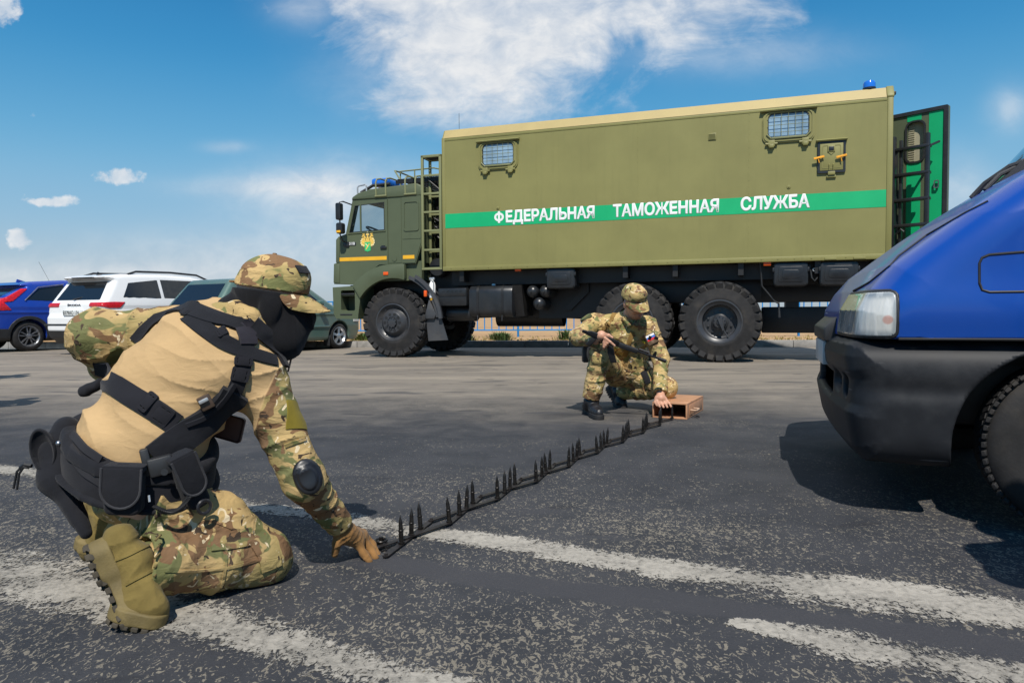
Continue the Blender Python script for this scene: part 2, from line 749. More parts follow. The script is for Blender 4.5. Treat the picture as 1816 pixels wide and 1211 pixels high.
def camo(name, attr=None, plain=(.50, .335, .165), bright=1., seed=0., stretch=(1., 1., 1.35), plain_fold=.26, size=1.):
    """Multi-tone camouflage cloth; where attribute attr is negative the cloth is plain tan."""
    m, nt, b = new_mat(name)
    v = coords(nt, 'Object', stretch, (0, 0, 0), (seed, seed * .7, seed * .3))
    wv = noise(nt, v, 22, 2, .5, 0, True)
    va = nt.nodes.new('ShaderNodeVectorMath'); va.operation = 'MULTIPLY_ADD'
    nt.links.new(wv.s, va.inputs[0]); va.inputs[1].default_value = (.05, .05, .05); nt.links.new(v.s, va.inputs[2])
    p = S(nt, va.outputs[0])
    K = lambda c: [x * bright for x in c]
    L_ = lambda r, o: coords(nt, 'Object', [q * size for q in stretch], r, (seed + o, o * 1.7, o * .6))
    c = mixc(nt, noise(nt, p, 6. * size, 1, .5).step(.42, .58), K((.470, .325, .140)), K((.345, .262, .102)))
    c = mixc(nt, noise(nt, L_((.1, .2, 0), 2), 11., 2.2, .55, .6).step(.545, .575), c, K((.150, .155, .058)))
    c = mixc(nt, noise(nt, L_((.4, 0, .3), 5), 10.5, 2.5, .55, .8).step(.560, .575), c, K((.195, .108, .052)))
    c = mixc(nt, noise(nt, L_((.2, .3, 0), 9), 19., 2.5, .6, 1.2).step(.640, .650), c, K((.66, .54, .35)))
    c = mixc(nt, noise(nt, L_((.1, .1, .5), 14), 22., 2.6, .6, 1.0).step(.640, .650), c, K((.046, .030, .020)))
    dirt = noise(nt, v, 3., 6, .6)
    c = mixc(nt, dirt.step(.4, .8) * .18, c, (.30, .25, .18))
    foldn = noise(nt, coords(nt, 'Object', (1, 1, 2.2), (.5, .3, 0)), 15, 3, .5, 1.0)
    fold = foldn * .75
    if attr:
        a = nt.nodes.new('ShaderNodeAttribute'); a.attribute_name = attr
        k = (S(nt, a.outputs['Fac'])).step(-.003, .003)
        n1 = noise(nt, v, 5, 5, .6)
        pc = mixc(nt, n1.step(.25, .75), [x * .9 for x in plain], [x * 1.08 for x in plain])
        c = mixc(nt, k, pc, c)
        fold = foldn * (plain_fold + k * .4)
    nt.links.new(c.s, b.inputs['Base Color'])
    b.inputs['Roughness'].default_value = .88
    b.inputs['Specular IOR Level'].default_value = .22
    w = noise(nt, coords(nt, 'Object'), 1300, 1, .5)
    bump(nt, fold + w * .05, .6, .02, b)
    return m


def glass_mat(name, col=(.02, .03, .035), rough=.03, alpha=None):
    """Dark or clear window glass."""
    m, nt, b = new_mat(name)
    b.inputs['Base Color'].default_value = (*col, 1)
    b.inputs['Roughness'].default_value = rough
    b.inputs['IOR'].default_value = 1.5
    b.inputs['Specular IOR Level'].default_value = .6
    if alpha is not None:
        t = nt.nodes.new('ShaderNodeBsdfTransparent'); t.inputs[0].default_value = (.86, .92, .93, 1)
        mx = nt.nodes.new('ShaderNodeMixShader'); mx.inputs[0].default_value = alpha
        nt.links.new(t.outputs[0], mx.inputs[1]); nt.links.new(b.outputs[0], mx.inputs[2])
        nt.links.new(mx.outputs[0], nt.nodes['Material Output'].inputs[0])
    return m


def paint(name, col, rough=.32, flake=0., coat=.6, dust=.05):
    m, nt, b = new_mat(name)
    v = coords(nt, 'Object')
    n = noise(nt, v, 2.2, 5, .6)
    c = mixc(nt, n.step(.3, .75) * dust, col, (.25, .22, .18))
    nt.links.new(c.s, b.inputs['Base Color'])
    put(nt, n * .12 + rough, b.inputs['Roughness'])
    b.inputs['Metallic'].default_value = flake
    b.inputs['Coat Weight'].default_value = coat
    b.inputs['Coat Roughness'].default_value = .06
    return m


MT = {}
MT['olive_box'] = None


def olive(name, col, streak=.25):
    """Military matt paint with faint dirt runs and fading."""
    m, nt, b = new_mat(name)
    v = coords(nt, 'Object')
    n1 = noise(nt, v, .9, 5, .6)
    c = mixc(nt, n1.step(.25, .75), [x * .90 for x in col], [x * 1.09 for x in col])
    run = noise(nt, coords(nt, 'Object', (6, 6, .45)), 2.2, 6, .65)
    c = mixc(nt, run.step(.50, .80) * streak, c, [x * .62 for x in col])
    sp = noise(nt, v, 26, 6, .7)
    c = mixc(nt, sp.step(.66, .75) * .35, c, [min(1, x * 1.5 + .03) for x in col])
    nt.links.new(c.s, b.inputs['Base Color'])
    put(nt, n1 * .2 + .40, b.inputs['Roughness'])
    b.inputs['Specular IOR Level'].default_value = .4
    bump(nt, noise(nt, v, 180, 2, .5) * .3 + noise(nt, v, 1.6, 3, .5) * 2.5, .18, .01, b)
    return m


MT['olive_box'] = olive('olive_box_paint', (.228, .214, .074))
MT['olive_roof'] = olive('sunlit_olive_paint', (.42, .325, .135), .1)  # lighter olive: the roof edge's stronger sunlight is put into the colour
MT['olive_cab'] = olive('dark_green_cab_paint', (.088, .108, .060), .12)
MT['olive_rack'] = olive('olive_rack_paint', (.20, .21, .10), .1)
MT['green'] = simple('green_stripe', (.0, .40, .145), .5, var=.05, vs=2)
MT['white'] = simple('white_letters', (.82, .82, .80), .5, var=.03)
MT['black'] = simple('black_chassis', (.008, .0085, .010), .5, var=.3, dust=.05, bmp=.2, bs=60)
MT['blackgloss'] = simple('black_enamel', (.016, .018, .021), .34, var=.2, dust=.06)
MT['rubber'] = simple('tyre_rubber', (.020, .0195, .020), .75, var=.25, vs=9, bmp=.2, bs=90, dust=.14, spec=.3)
MT['rim'] = simple('black_rim', (.036, .038, .043), .36, var=.2, dust=.12)
MT['steel'] = simple('bare_steel', (.45, .45, .46), .35, 1., var=.15)
MT['orange'] = simple('orange_lens', (.75, .10, .01), .3, var=.05)
MT['yellow'] = simple('yellow_reflector', (.80, .42, .02), .45, var=.05)
MT['strap_orange'] = simple('orange_strap', (.80, .36, .03), .7)
MT['blue_lens'] = simple('blue_beacon_lens', (.02, .16, .62), .15, var=.05)
MT['silver'] = simple('silver_paint', (.55, .56, .56), .35, .6)
MT['glass_clear'] = glass_mat('clear_glass', (.02, .03, .03), .02, .22)
MT['glass_dark'] = glass_mat('dark_tinted_glass', (.012, .016, .02))
MT['plastic'] = simple('black_plastic', (.02, .021, .023), .5, var=.2, bmp=.15, bs=500)
MT['hose'] = simple('black_hose', (.012, .012, .013), .6)

# ------------------------------------------------------------------ ground, road markings, kerb, field
def ground_sheet(name, pts, z, mat, kind='structure'):
    me = bpy.data.meshes.new(name)
    me.from_pydata([(x, y, z) for x, y in pts], [], [tuple(range(len(pts)))])
    me.update()
    return tag(link(name, me, mat), kind=kind)


def asphalt():
    m, nt, b = new_mat('worn_asphalt')
    v = coords(nt, 'Object')
    x, y, z = xyz(nt, v)
    big = noise(nt, v, .55, 5, .6, .3)
    mid = noise(nt, v, 3.2, 6, .65, .4)
    grain = noise(nt, v, 210, 2, .7)
    c = mixc(nt, mid.step(.3, .7), (.027, .029, .034), (.046, .047, .052))
    c = mixc(nt, big.step(.50, .72) * .45, c, (.070, .069, .070))
    # tone turns paler and tanner with distance, edge broken by noise
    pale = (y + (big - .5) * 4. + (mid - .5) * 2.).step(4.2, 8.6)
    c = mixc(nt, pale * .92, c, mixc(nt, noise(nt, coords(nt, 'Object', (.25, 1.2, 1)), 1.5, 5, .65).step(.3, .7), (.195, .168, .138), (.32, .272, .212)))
    # pale stones and binder worn off between the aggregate
    zone = noise(nt, coords(nt, 'Object', (.6, 1, 1)), 1.1, 4, .6)
    near = y.step(6.0, 2.4)
    worm = noise(nt, coords(nt, 'Object', (1, .62, 1), (0, 0, .35)), 62, 2.5, .62, 1.6)
    dens = (zone - .5) * .42 + y.step(4.6, 1.9) * .100 - .006
    fl = (worm + dens).step(.640, .700)
    strip = ((y - (2.075 - .37 * x)) * .93)
    tar = (strip + (mid - .5) * .16).abs().step(.085, .045) * x.step(-.75, -.35)
    tar2 = (noise(nt, coords(nt, 'Object', (.45, 1.3, 1), (0, 0, -.35)), 2.1, 3, .5).step(.60, .68))
    tarm = tar.max(tar2 * .8)
    fl = fl * (1. - tarm * .82)
    c = mixc(nt, fl * (.55 + mid * .5), c, (.245, .215, .165))
    c = mixc(nt, tarm * .8, c, (.046, .046, .051))
    st = (noise(nt, coords(nt, 'Object', (.55, 1.6, 1)), 3.4, 3, .6, .3).step(.635, .70)).max(noise(nt, coords(nt, 'Object', (.4, 1.1, 1)), 1.3, 4, .6, .3).step(.60, .70) * .7)
    c = mixc(nt, st * .62, c, (.021, .021, .025))
    spk = voro(nt, v, 42, 'F1').step(.11, .05) * noise(nt, v, 5, 2).step(.5, .68)
    c = mixc(nt, spk * .5, c, (.40, .37, .32))
    c = mixc(nt, (grain - .5).abs() * 1.1, c, (.02, .02, .023))
    nt.links.new(c.s, b.inputs['Base Color'])
    b.inputs['Roughness'].default_value = .82
    b.inputs['Specular IOR Level'].default_value = .35
    h = noise(nt, v, 75, 4, .7) * (1. - tarm * .7) + worm * .6 + grain * .3
    bump(nt, h, .55, .008, b)
    return m


def worn_paint():
    m, nt, b = new_mat('worn_white_road_paint')
    v = coords(nt, 'Object')
    uv = nt.nodes.new('ShaderNodeAttribute'); uv.attribute_name = 'edge'
    e = S(nt, uv.outputs['Fac'])
    worm = noise(nt, coords(nt, 'Object', (1, .62, 1), (0, 0, .35)), 62, 2.5, .62, 1.6)
    pits = noise(nt, v, 48, 5, .7, .6)
    big = noise(nt, coords(nt, 'Object', (.6, 1, 1), (0, 0, .4)), 3.2, 5, .65)
    keep = (e * 1.0 + (big - .5) * 2.3 + (pits - .5) * 1.6 + (worm - .5) * 1.7).step(.40, .74)
    c = mixc(nt, (pits * .5 + big * .5).step(.32, .66), (.140, .130, .112), (.43, .395, .335))
    nt.links.new(c.s, b.inputs['Base Color'])
    b.inputs['Roughness'].default_value = .8
    bump(nt, pits + worm * .6, .5, .006, b)
    t = nt.nodes.new('ShaderNodeBsdfTransparent')
    mx = nt.nodes.new('ShaderNodeMixShader')
    put(nt, keep * .93, mx.inputs[0])
    nt.links.new(t.outputs[0], mx.inputs[1]); nt.links.new(b.outputs[0], mx.inputs[2])
    nt.links.new(mx.outputs[0], nt.nodes['Material Output'].inputs[0])
    return m


def marking(name, path, mat, z):
    """A strip given as (x, y, half width); the attribute 'edge' falls to 0 at its sides and ends."""
    n = 9
    P = [Vector((x, y, 0)) for x, y, w in path]
    vs, at_, fs = [], [], []
    for i, (x, y, w) in enumerate(path):
        t = (P[min(i + 1, len(P) - 1)] - P[max(i - 1, 0)]).normalized()
        s = Vector((-t.y, t.x, 0))
        for k in range(n):
            q = -1 + 2 * k / (n - 1)
            p = P[i] + s * q * w
            vs.append((p.x, p.y, z)); at_.append(max(0, 1 - abs(q)) ** .6 * (0 if i in (0, len(path) - 1) else 1))
    for i in range(len(path) - 1):
        for k in range(n - 1):
            a = i * n + k
            fs.append((a, a + 1, a + n + 1, a + n))
    me = bpy.data.meshes.new(name)
    me.from_pydata(vs, [], fs)
    me.update()
    a = me.attributes.new('edge', 'FLOAT', 'POINT')
    a.data.foreach_set('value', at_)
    return tag(link(name, me, mat), kind='structure')


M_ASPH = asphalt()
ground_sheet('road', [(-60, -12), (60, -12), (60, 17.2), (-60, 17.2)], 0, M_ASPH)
M_PAINT = worn_paint()


def lerp_path(a, n=14):
    out = []
    for p, q in zip(a, a[1:]):
        for i in range(n):
            t = i / n
            out.append(tuple(p[k] + (q[k] - p[k]) * t for k in range(3)))
    return out + [a[-1]]


marking('road_marking', lerp_path([(-3.6, 4.08, .10), (-2.4, 3.54, .10), (-.45, 2.62, .10), (.25, 2.28, .105), (.85, 2.02, .17), (1.6, 1.72, .13), (2.6, 1.25, .12)]), M_PAINT, .0025)
marking('road_marking', lerp_path([(-2.6, 2.86, .14), (-1.75, 2.24, .22), (-1.05, 1.93, .15), (-.45, 1.62, .10), (.1, 1.32, .10)]), M_PAINT, .0025)
marking('road_marking', lerp_path([(.55, 1.80, .03), (.80, 1.66, .12), (1.2, 1.46, .13), (2.0, 1.1, .12)]), M_PAINT, .0025)

# kerb, verge and field
KA = rad(6)
kx, ky = Vector((math.cos(KA), -math.sin(KA), 0)), Vector((math.sin(KA), math.cos(KA), 0))
KO = gp(855, 616)


def kpt(s, t, z=0.):
    return KO + kx * s + ky * t + Vector((0, 0, z))


MT['kerb'] = simple('grey_kerb_concrete', (.26, .25, .235), .85, var=.2, vs=5, bmp=.4, bs=90)
MT['pave'] = simple('pale_concrete_edging', (.34, .30, .26), .85, var=.15, vs=3, bmp=.3, bs=80)
KM = Matrix(((kx.x, ky.x, 0, KO.x), (kx.y, ky.y, 0, KO.y), (0, 0, 1, 0), (0, 0, 0, 1)))
mb = MB()
for i in range(-44, 30):
    mb.box((i * 1.0 + .004, 0, -.02), (i + .996, .16, .15), .012, KM)
tag(mb.build('kerb', MT['kerb']), kind='structure')


def soil():
    m, nt, b = new_mat('dry_field_soil')
    v = coords(nt, 'Object')
    n1 = noise(nt, v, .25, 6, .65)
    n2 = noise(nt, coords(nt, 'Object', (.3, 1.5, 1)), 2., 6, .7)
    c = mixc(nt, (n1 * .5 + n2 * .5).step(.35, .65), (.34, .195, .085), (.46, .30, .15))
    x, y, z = xyz(nt, v)
    c = mixc(nt, (y + (n1 - .5) * 90).step(150, 230), c, (.16, .19, .075))
    nt.links.new(c.s, b.inputs['Base Color'])
    b.inputs['Roughness'].default_value = .95
    bump(nt, n2, .6, .06, b)
    return m


M_SOIL = soil()
p0, p1 = kpt(-60, .16), kpt(60, .16)
ground_sheet('verge', [(p0.x, p0.y), (p1.x, p1.y), (3000, 4000), (-3000, 4000)], .10, M_SOIL)

# ------------------------------------------------------------------ the customs truck (own axes: x to the rear, y away from the viewer, z up)
TRO = (-2.1713, 12.9047, 0)
truck = empty('box_truck', TRO, -rad(18.807))
tag(truck, 'olive six wheeled off-road box truck with green lettered stripe and open rear door', 'truck')
TW = 2.5


def tyre_mesh(mb, c, ya, yb, R=.635, lugs=26, rim_r=.335):
    """Tyre on an axle along y from ya (outer face) to yb, with block tread."""
    s = 1 if yb > ya else -1
    w = abs(yb - ya)
    cx, cz = c
    prof = [(.0, rim_r), (-.012, rim_r + .02), (-.012, rim_r + .05), (.0, rim_r + .08), (.004, R - .12), (.014, R - .075), (.036, R - .036), (.07, R - .017)]
    full = [(d * s, r) for d, r in prof] + [((w - d) * s, r) for d, r in prof[::-1]]
    mb.lathe(full, (cx, ya, cz), (0, 1, 0), 64)
    for side in (0, 1):
        for i in range(lugs):
            a = 2 * PI * (i + side * .5) / lugs
            M = Matrix.Translation((cx, 0, cz)) @ Matrix.Rotation(a, 4, 'Y')
            y0 = .004 if side == 0 else w * .5
            y1 = w * .5 if side == 0 else w - .004
            ym = ya + s * (y0 + y1) / 2
            wd = .125 if i % 2 else .115
            mb.cbox((0, 0, 0), (wd, abs(y1 - y0) - .02, .075), .012, M @ Matrix.Translation((0, ym, R - .0385)) @ Matrix.Rotation(rad(14 if side else -14), 4, 'Z'), 1)
            # shoulder lug running down the side wall
            ye = ya + s * (.012 if side == 0 else w - .012)
            mb.cbox((0, 0, 0), (wd * .9, .030, .12), .008, M @ Matrix.Translation((0, ye, R - .078)) @ Matrix.Rotation((-s if side == 0 else s) * rad(-16), 4, 'X'), 1)


def wheel(name, c, ya, yb, kind, label=None):
    w = MB()
    tyre_mesh(w, c, ya, yb)
    o = w.build('wheel', MT['rubber'], truck, 40)
    s = 1 if yb > ya else -1
    r = MB()
    C = (c[0], ya, c[1])
    if kind == 'front':
        r.lathe([(.01 * s, .335), (-.010 * s, .350), (-.016 * s, .330), (.0, .315), (.03 * s, .295), (.05 * s, .26), (.03 * s, .235), (-.012 * s, .205), (-.030 * s, .185), (-.034 * s, .105), (-.02 * s, .095), (-.055 * s, .082), (-.062 * s, .05), (-.062 * s, 0)], C, (0, 1, 0), 48)
        for i in range(10):
            a = 2 * PI * i / 10
            q = (c[0] + .15 * math.cos(a), ya - .032 * s, c[1] + .15 * math.sin(a))
            r.mi = 1
            r.lathe([(0, .028), (-.003 * s, .027), (-.003 * s, 0)], q, (0, 1, 0), 14)
            r.mi = 0
            a += PI / 10
            r.lathe([(0, .013), (-.018 * s, .012), (-.018 * s, 0)], (c[0] + .085 * math.cos(a), ya - .05 * s, c[1] + .085 * math.sin(a)), (0, 1, 0), 6)
            r.lathe([(.01 * s, .011), (-.005 * s, .010), (-.005 * s, 0)], (c[0] + .278 * math.cos(a), ya + .032 * s, c[1] + .278 * math.sin(a)), (0, 1, 0), 6)
    else:
        r.lathe([(.01 * s, .335), (-.012 * s, .352), (-.014 * s, .330), (.005 * s, .312), (.02 * s, .285), (.03 * s, .270), (.10 * s, .262), (.15 * s, .255), (.16 * s, .235), (.155 * s, .19), (.145 * s, .13), (.10 * s, .125), (.085 * s, .105), (.05 * s, .095), (.045 * s, .05), (.03 * s, .045), (.03 * s, 0)], C, (0, 1, 0), 48)
        for i in range(10):
            a = 2 * PI * (i + .5) / 10
            r.lathe([(.16 * s, .02), (.125 * s, .018), (.125 * s, 0)], (c[0] + .185 * math.cos(a), ya, c[1] + .185 * math.sin(a)), (0, 1, 0), 8)
            r.lathe([(.06 * s, .010), (.035 * s, .009), (.035 * s, 0)], (c[0] + .085 * math.cos(a), ya, c[1] + .085 * math.sin(a)), (0, 1, 0), 6)
        r.mi = 0
        r.prism([(c[0] - .035, c[1] + .06), (c[0] + .035, c[1] + .05), (c[0] + .075, c[1] - .13), (c[0] + .045, c[1] - .14)], ya + .0 * s, ya + .03 * s)
        r.tube([(c[0] + .06, ya + .02 * s, c[1] - .13), (c[0] + .13, ya + .015 * s, c[1] - .24)], .012, 8)
    r.build('rim', [MT['rim'], MT['hose']], o, 30)
    h = MB()
    h.lathe([(-.064 * s, .0), (-.064 * s, .03), (-.05 * s, .035)] if kind == 'front' else [(.028 * s, 0), (.028 * s, .035), (.05 * s, .04)], C, (0, 1, 0), 16)
    h.build('hub', MT['rim'], o, 30)
    return o


for cx_ in (0.0, 4.361, 5.728):
    k = 'front' if cx_ == 0 else 'rear'
    wheel('wheel', (cx_, .636), .0, .40, k)
    wheel('wheel', (cx_, .636), TW, TW - .40, k)

# ---- the box body
ZB, ZS, ZT = 1.56, 3.875, 4.035
X0, X1 = 1.02, 8.105
sec = [(0, ZB), (0, ZS), (.085, ZT - .015), (.12, ZT), (TW - .12, ZT), (TW - .085, ZT - .015), (TW, ZS), (TW, ZB)]
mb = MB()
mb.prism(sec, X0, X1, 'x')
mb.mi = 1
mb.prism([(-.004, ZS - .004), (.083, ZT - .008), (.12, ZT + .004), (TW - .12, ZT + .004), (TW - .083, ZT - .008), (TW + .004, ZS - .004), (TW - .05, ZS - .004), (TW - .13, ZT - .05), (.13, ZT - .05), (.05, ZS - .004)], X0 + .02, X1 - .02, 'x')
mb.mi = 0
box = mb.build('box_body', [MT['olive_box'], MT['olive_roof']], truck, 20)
mb = MB()
mb.box((X0 - .012, -.014, ZB - .012), (X1 + .004, .05, ZB + .065), .008)        # sill rail
mb.box((X0 - .012, -.008, ZB + .065), (X0 + .045, .05, ZS + .0), .006)           # front corner strip
mb.box((X1 - .066, -.012, ZB + .065), (X1 + .012, .06, ZS - .01), .012)          # rear corner post
mb.prism([(-.012, ZS - .012), (-.016, ZS + .02), (.078, ZT + .012), (.17, ZT + .022), (.17, ZT - .05), (.05, ZS - .012)], X1 - .075, X1 + .022, 'x', bevel=.012)
mb.box((X0 - .012, -.006, ZS - .055), (X1 - .07, .03, ZS - .012), .004)          # top seam
for i in range(30):
    mb.lathe([(0, .009), (-.006, .008), (-.006, 0)], (X0 + .15 + i * .235, -.014, ZB + .028), (0, 1, 0), 6)
for xj in (2.75, 4.45, 6.15):
    mb.box((xj - .012, -.0012, ZB + .07), (xj + .012, .004, 2.294)); mb.box((xj - .012, -.0012, 2.552), (xj + .012, .004, ZS - .06))
    for k in range(22):
        mb.lathe([(0, .006), (-.0035, .005), (-.0035, 0)], (xj, -.001, ZB + .14 + k * .1), (0, 1, 0), 6)
for x in (7.23, 7.62):
    mb.box((x, -.03, ZB - .005), (x + .16, 0, ZB + .03), .004)
mb.build('edge_trim', MT['olive_box'], box)

mb = MB()
mb.box((1.062, -.0035, 2.298), (X1 - .067, .004, 2.548))
stripe = mb.build('stripe', MT['green'], truck)
LM = lambda x, z, y=-.006: Matrix.Translation((x, y, z)) @ Matrix.Rotation(PI / 2, 4, 'X')
for wd, xa, xb in (('ФЕДЕРАЛЬНАЯ', 1.99, 3.745), ('ТАМОЖЕННАЯ', 4.048, 5.711), ('СЛУЖБА', 6.03, 7.02)):
    if wd[0] == 'Ф':
        text_mesh('lettering', wd[1:], .262, MT['white'], stripe, LM(xa + .205, 2.352), .0005, .011, xb - xa - .205)
        mb = MB()
        mb.prism([(xa + .085 + .088 * math.cos(a), 2.446 + .076 * math.sin(a)) for a in [2 * PI * k / 28 for k in range(28)]], -.0075, -.003, holes=[[(xa + .085 + .050 * math.cos(a), 2.446 + .040 * math.sin(a)) for a in [2 * PI * k / 24 for k in range(24)]]])
        mb.box((xa + .066, -.0085, 2.345), (xa + .104, -.003, 2.545))
        mb.build('lettering', MT['white'], stripe)
    else:
        text_mesh('lettering', wd, .262, MT['white'], stripe, LM(xa, 2.352), .0005, .011, xb - xa)
for x, z in ((2.053, 2.604), (6.722, 2.668)):
    mb = MB()
    mb.lathe([(0, .03), (-.01, .028), (-.012, .012), (-.02, .010), (-.02, 0)], (x, 0, z), (0, 1, 0), 14)
    mb.build('plug', MT['olive_box'], box)

glassblue = simple('bluish_pane_glass', (.24, .36, .47), .16, var=.22, vs=3., spec=.6)  # opaque panes in a slightly varied steel blue


def body_window(x0, x1, zb, zt):
    w = MB()
    cx = (x0 + x1) / 2
    o = rrect(x0, zb, x1, zt, .10)
    i = rrect(x0 + .075, zb + .075, x1 - .075, zt - .02, .075)
    w.prism(o, -.022, .0, holes=[i], bevel=0)
    w.prism(rrect(x0 + .018, zb + .018, x1 - .018, zt - .0, .09), -.034, -.022, holes=[rrect(x0 + .040, zb + .040, x1 - .04, zt - .0 - .012, .08)])
    f = w.build('window', MT['olive_box'], truck, 30)
    w = MB(); w.prism(rrect(x0 + .070, zb + .07, x1 - .07, zt - .015, .08), -.004, -.0015)
    w.build('pane', glassblue, f)
    w = MB(); w.prism(rrect(x0 + .070, zb + .07, x1 - .07, zt - .015, .08), -.016, -.0042, holes=[rrect(x0 + .088, zb + .088, x1 - .088, zt - .034, .065)])
    w.build('seal', MT['plastic'], f)
    w = MB()
    for k in range(1, 6):
        x = x0 + .07 + (x1 - x0 - .14) * k / 6
        w.tube([(x, -.038, zb + .07), (x, -.038, zt - .03)], .0038, 6)
    for k in range(1, 4):
        z = zb + .08 + (zt - zb - .1) * (k - .35) / 3.3
        w.tube([(x0 + .07, -.042, z), (x1 - .07, -.042, z)], .0038, 6)
    w.box((x0 + .13, -.05, zb + .055), (x1 - .13, -.03, zb + .085), .004)
    w.tube([(x0 + .06, -.03, zb + .13), (x0 + .13, -.03, zb + .06)], .012, 6)
    w.tube([(x1 - .06, -.03, zb + .13), (x1 - .13, -.03, zb + .06)], .012, 6)
    w.build('grille', MT['olive_rack'], f)
    w = MB()
    w.prism([(0, zt + .045), (0, zt + .015), (-.055, zt + .008), (-.066, zt + .026), (-.05, zt + .040)], x0 - .03, x1 + .03, 'x')
    w.build('hood', MT['olive_box'], f)
    for x in (x0 + .13, x1 - .13):
        w = MB()
        w.box((x - .05, -.045, zb - .055), (x + .05, -.006, zb + .045), .01)
        w.box((x - .035, -.062, zb - .075), (x + .035, -.02, zb - .02), .01)
        w.tube([(x - .085, -.03, zb - .012), (x + .085, -.03, zb - .012)], .017, 8)
        w.build('bracket', MT['olive_box'], f)
    return f


body_window(1.705, 2.425, 3.255, 3.720)
body_window(6.34, 7.075, 3.335, 3.795)

w = MB()
w.prism(rrect(7.115, 2.835, 7.495, 3.295, .015), -.030, -.0, holes=[rrect(7.145, 2.868, 7.465, 3.27, .01)])
hatch = w.build('hatch', MT['blackgloss'], truck)
w = MB()
w.box((7.146, -.028, 2.87), (7.464, .0, 3.268), .008)
w.prism(rrect(7.178, 2.90, 7.432, 3.24, .02), -.032, -.028, holes=[rrect(7.188, 2.91, 7.422, 3.23, .015)])
w.box((7.25, -.045, 3.14), (7.35, -.028, 3.235), .006)
w.prism([(7.25, 3.14), (7.30, 3.10), (7.35, 3.14)], -.036, -.028)
w.tube([(7.275, -.03, 2.87), (7.275, -.045, 2.95), (7.275, -.03, 2.96)], .008)
w.tube([(7.33, -.03, 2.87), (7.33, -.045, 2.95), (7.33, -.03, 2.96)], .008)
w.box((7.255, -.05, 2.80), (7.355, -.01, 2.855), .008)
w.box((7.24, -.03, 2.765), (7.37, -.004, 2.80), .005)
w.build('hatch_lid', MT['olive_box'], hatch)
w = MB(); w.box((7.265, -.050, 3.155), (7.335, -.044, 3.215), .003)
w.build('latch', MT['blackgloss'], hatch)
w = MB(); w.prism([(0, 3.335), (0, 3.305), (-.052, 3.298), (-.062, 3.316), (-.05, 3.328)], 7.095, 7.515, 'x')
w.build('hood', MT['olive_box'], hatch)
for x in (7.13, 7.435):
    w = MB()
    w.tube([(x - .07, -.06, 3.055), (x - .01, -.062, 3.065), (x + .07, -.06, 3.082), (x + .075, -.06, 3.068), (x, -.07, 3.055), (x - .065, -.062, 3.04)], .010, 6)
    w.tube([(x - .01, -.065, 3.055), (x + .006, -.06, 2.985)], .007, 6)
    w.build('strap', MT['strap_orange'], hatch)
w = MB()
w.box((5.545, -.012, 3.455), (5.665, .0, 3.565), .006)
for k in range(6):
    w.box((5.558, -.018, 3.468 + k * .0155), (5.652, -.010, 3.475 + k * .0155))
w.build('vent', MT['olive_box'], truck)
w = MB()
w.lathe([(0, .09), (.03, .09), (.032, 0)], (7.82, .16, ZT), (0, 0, 1), 20)
b_ = w.build('beacon', MT['blackgloss'], truck)
w = MB()
w.lathe([(.03, .085), (.10, .083), (.125, .07), (.13, 0)], (7.82, .16, ZT), (0, 0, 1), 20)
w.build('lens', MT['blue_lens'], b_)
w = MB(); w.cbox((8.13, .06, 3.93), (.05, .06, .05), .01)
w.build('marker_lamp', MT['plastic'], truck)

# ---- open rear door and boarding ladder, both turned out to the side
def slant(hx, hy, ex_, ey_):
    d = Vector((ex_ - hx, ey_ - hy, 0)); L = d.length; d.normalize()
    n = Vector((-d.y, d.x, 0))
    return Matrix(((d.x, n.x, 0, hx), (d.y, n.y, 0, hy), (0, 0, 1, 0), (0, 0, 0, 1))), L


DM, DL = slant(8.15, 1.10, 8.957, .645)
w = MB()
dz0, dz1 = 1.62, 3.85
win = rrect(.36, 3.08, .60, 3.68, .09)
w.prism(rrect(0, dz0, DL, dz1, .02), 0, .07, M=DM, holes=[win])
rd = w.build('rear_door', MT['olive_cab'], truck, 20)
w = MB()
w.prism(rrect(.02, dz0 + .02, DL - .0, dz1 - .0, .02), -.022, .0, M=DM, holes=[rrect(.05, dz0 + .05, DL - .055, dz1 - .055, .02)])
w.build('door_frame', MT['plastic'], rd)
w = MB()
w.prism(rrect(.36, dz0 + .06, .545, dz1 - .06, .002), -.006, 0, M=DM, holes=[win] if False else ())
g1 = MB()
g1.prism([(.36, dz0 + .06), (.56, dz0 + .06), (.56, 3.06), (.36, 3.06)], -.005, 0, M=DM)
g1.prism([(.36, 3.70), (.56, 3.70), (.56, dz1 - .06), (.36, dz1 - .06)], -.005, 0, M=DM)
g1.prism([(.665, dz0 + .06), (.86, dz0 + .06), (.86, dz1 - .06), (.665, dz1 - .06)], -.005, 0, M=DM)
g1.build('green_stripe', MT['green'], rd)
w.bm.free()
w = MB()
w.prism(rrect(.335, 3.055, .625, 3.705, .11), -.022, .01, M=DM, holes=[win])
wf = w.build('window_seal', MT['plastic'], rd)
w = MB()
w.box((.36, .05, 3.08), (.58, .06, 3.68), 0, DM)
for k in range(18):
    w.box((.365, .035, 3.10 + k * .033), (.45, .05, 3.115 + k * .033), 0, DM)
w.build('blind', simple('beige_blind', (.36, .33, .22), .7), rd)
w = MB()
w.cbox((.79, -.012, 2.69), (.13, .03, .19), .01, DM)
w.build('handle_plate', MT['silver'], rd)
w = MB()
w.prism(rrect(.755, 2.63, .825, 2.75, .02), -.045, -.026, M=DM, holes=[rrect(.768, 2.645, .812, 2.735, .015)])
w.build('handle', MT['steel'], rd)

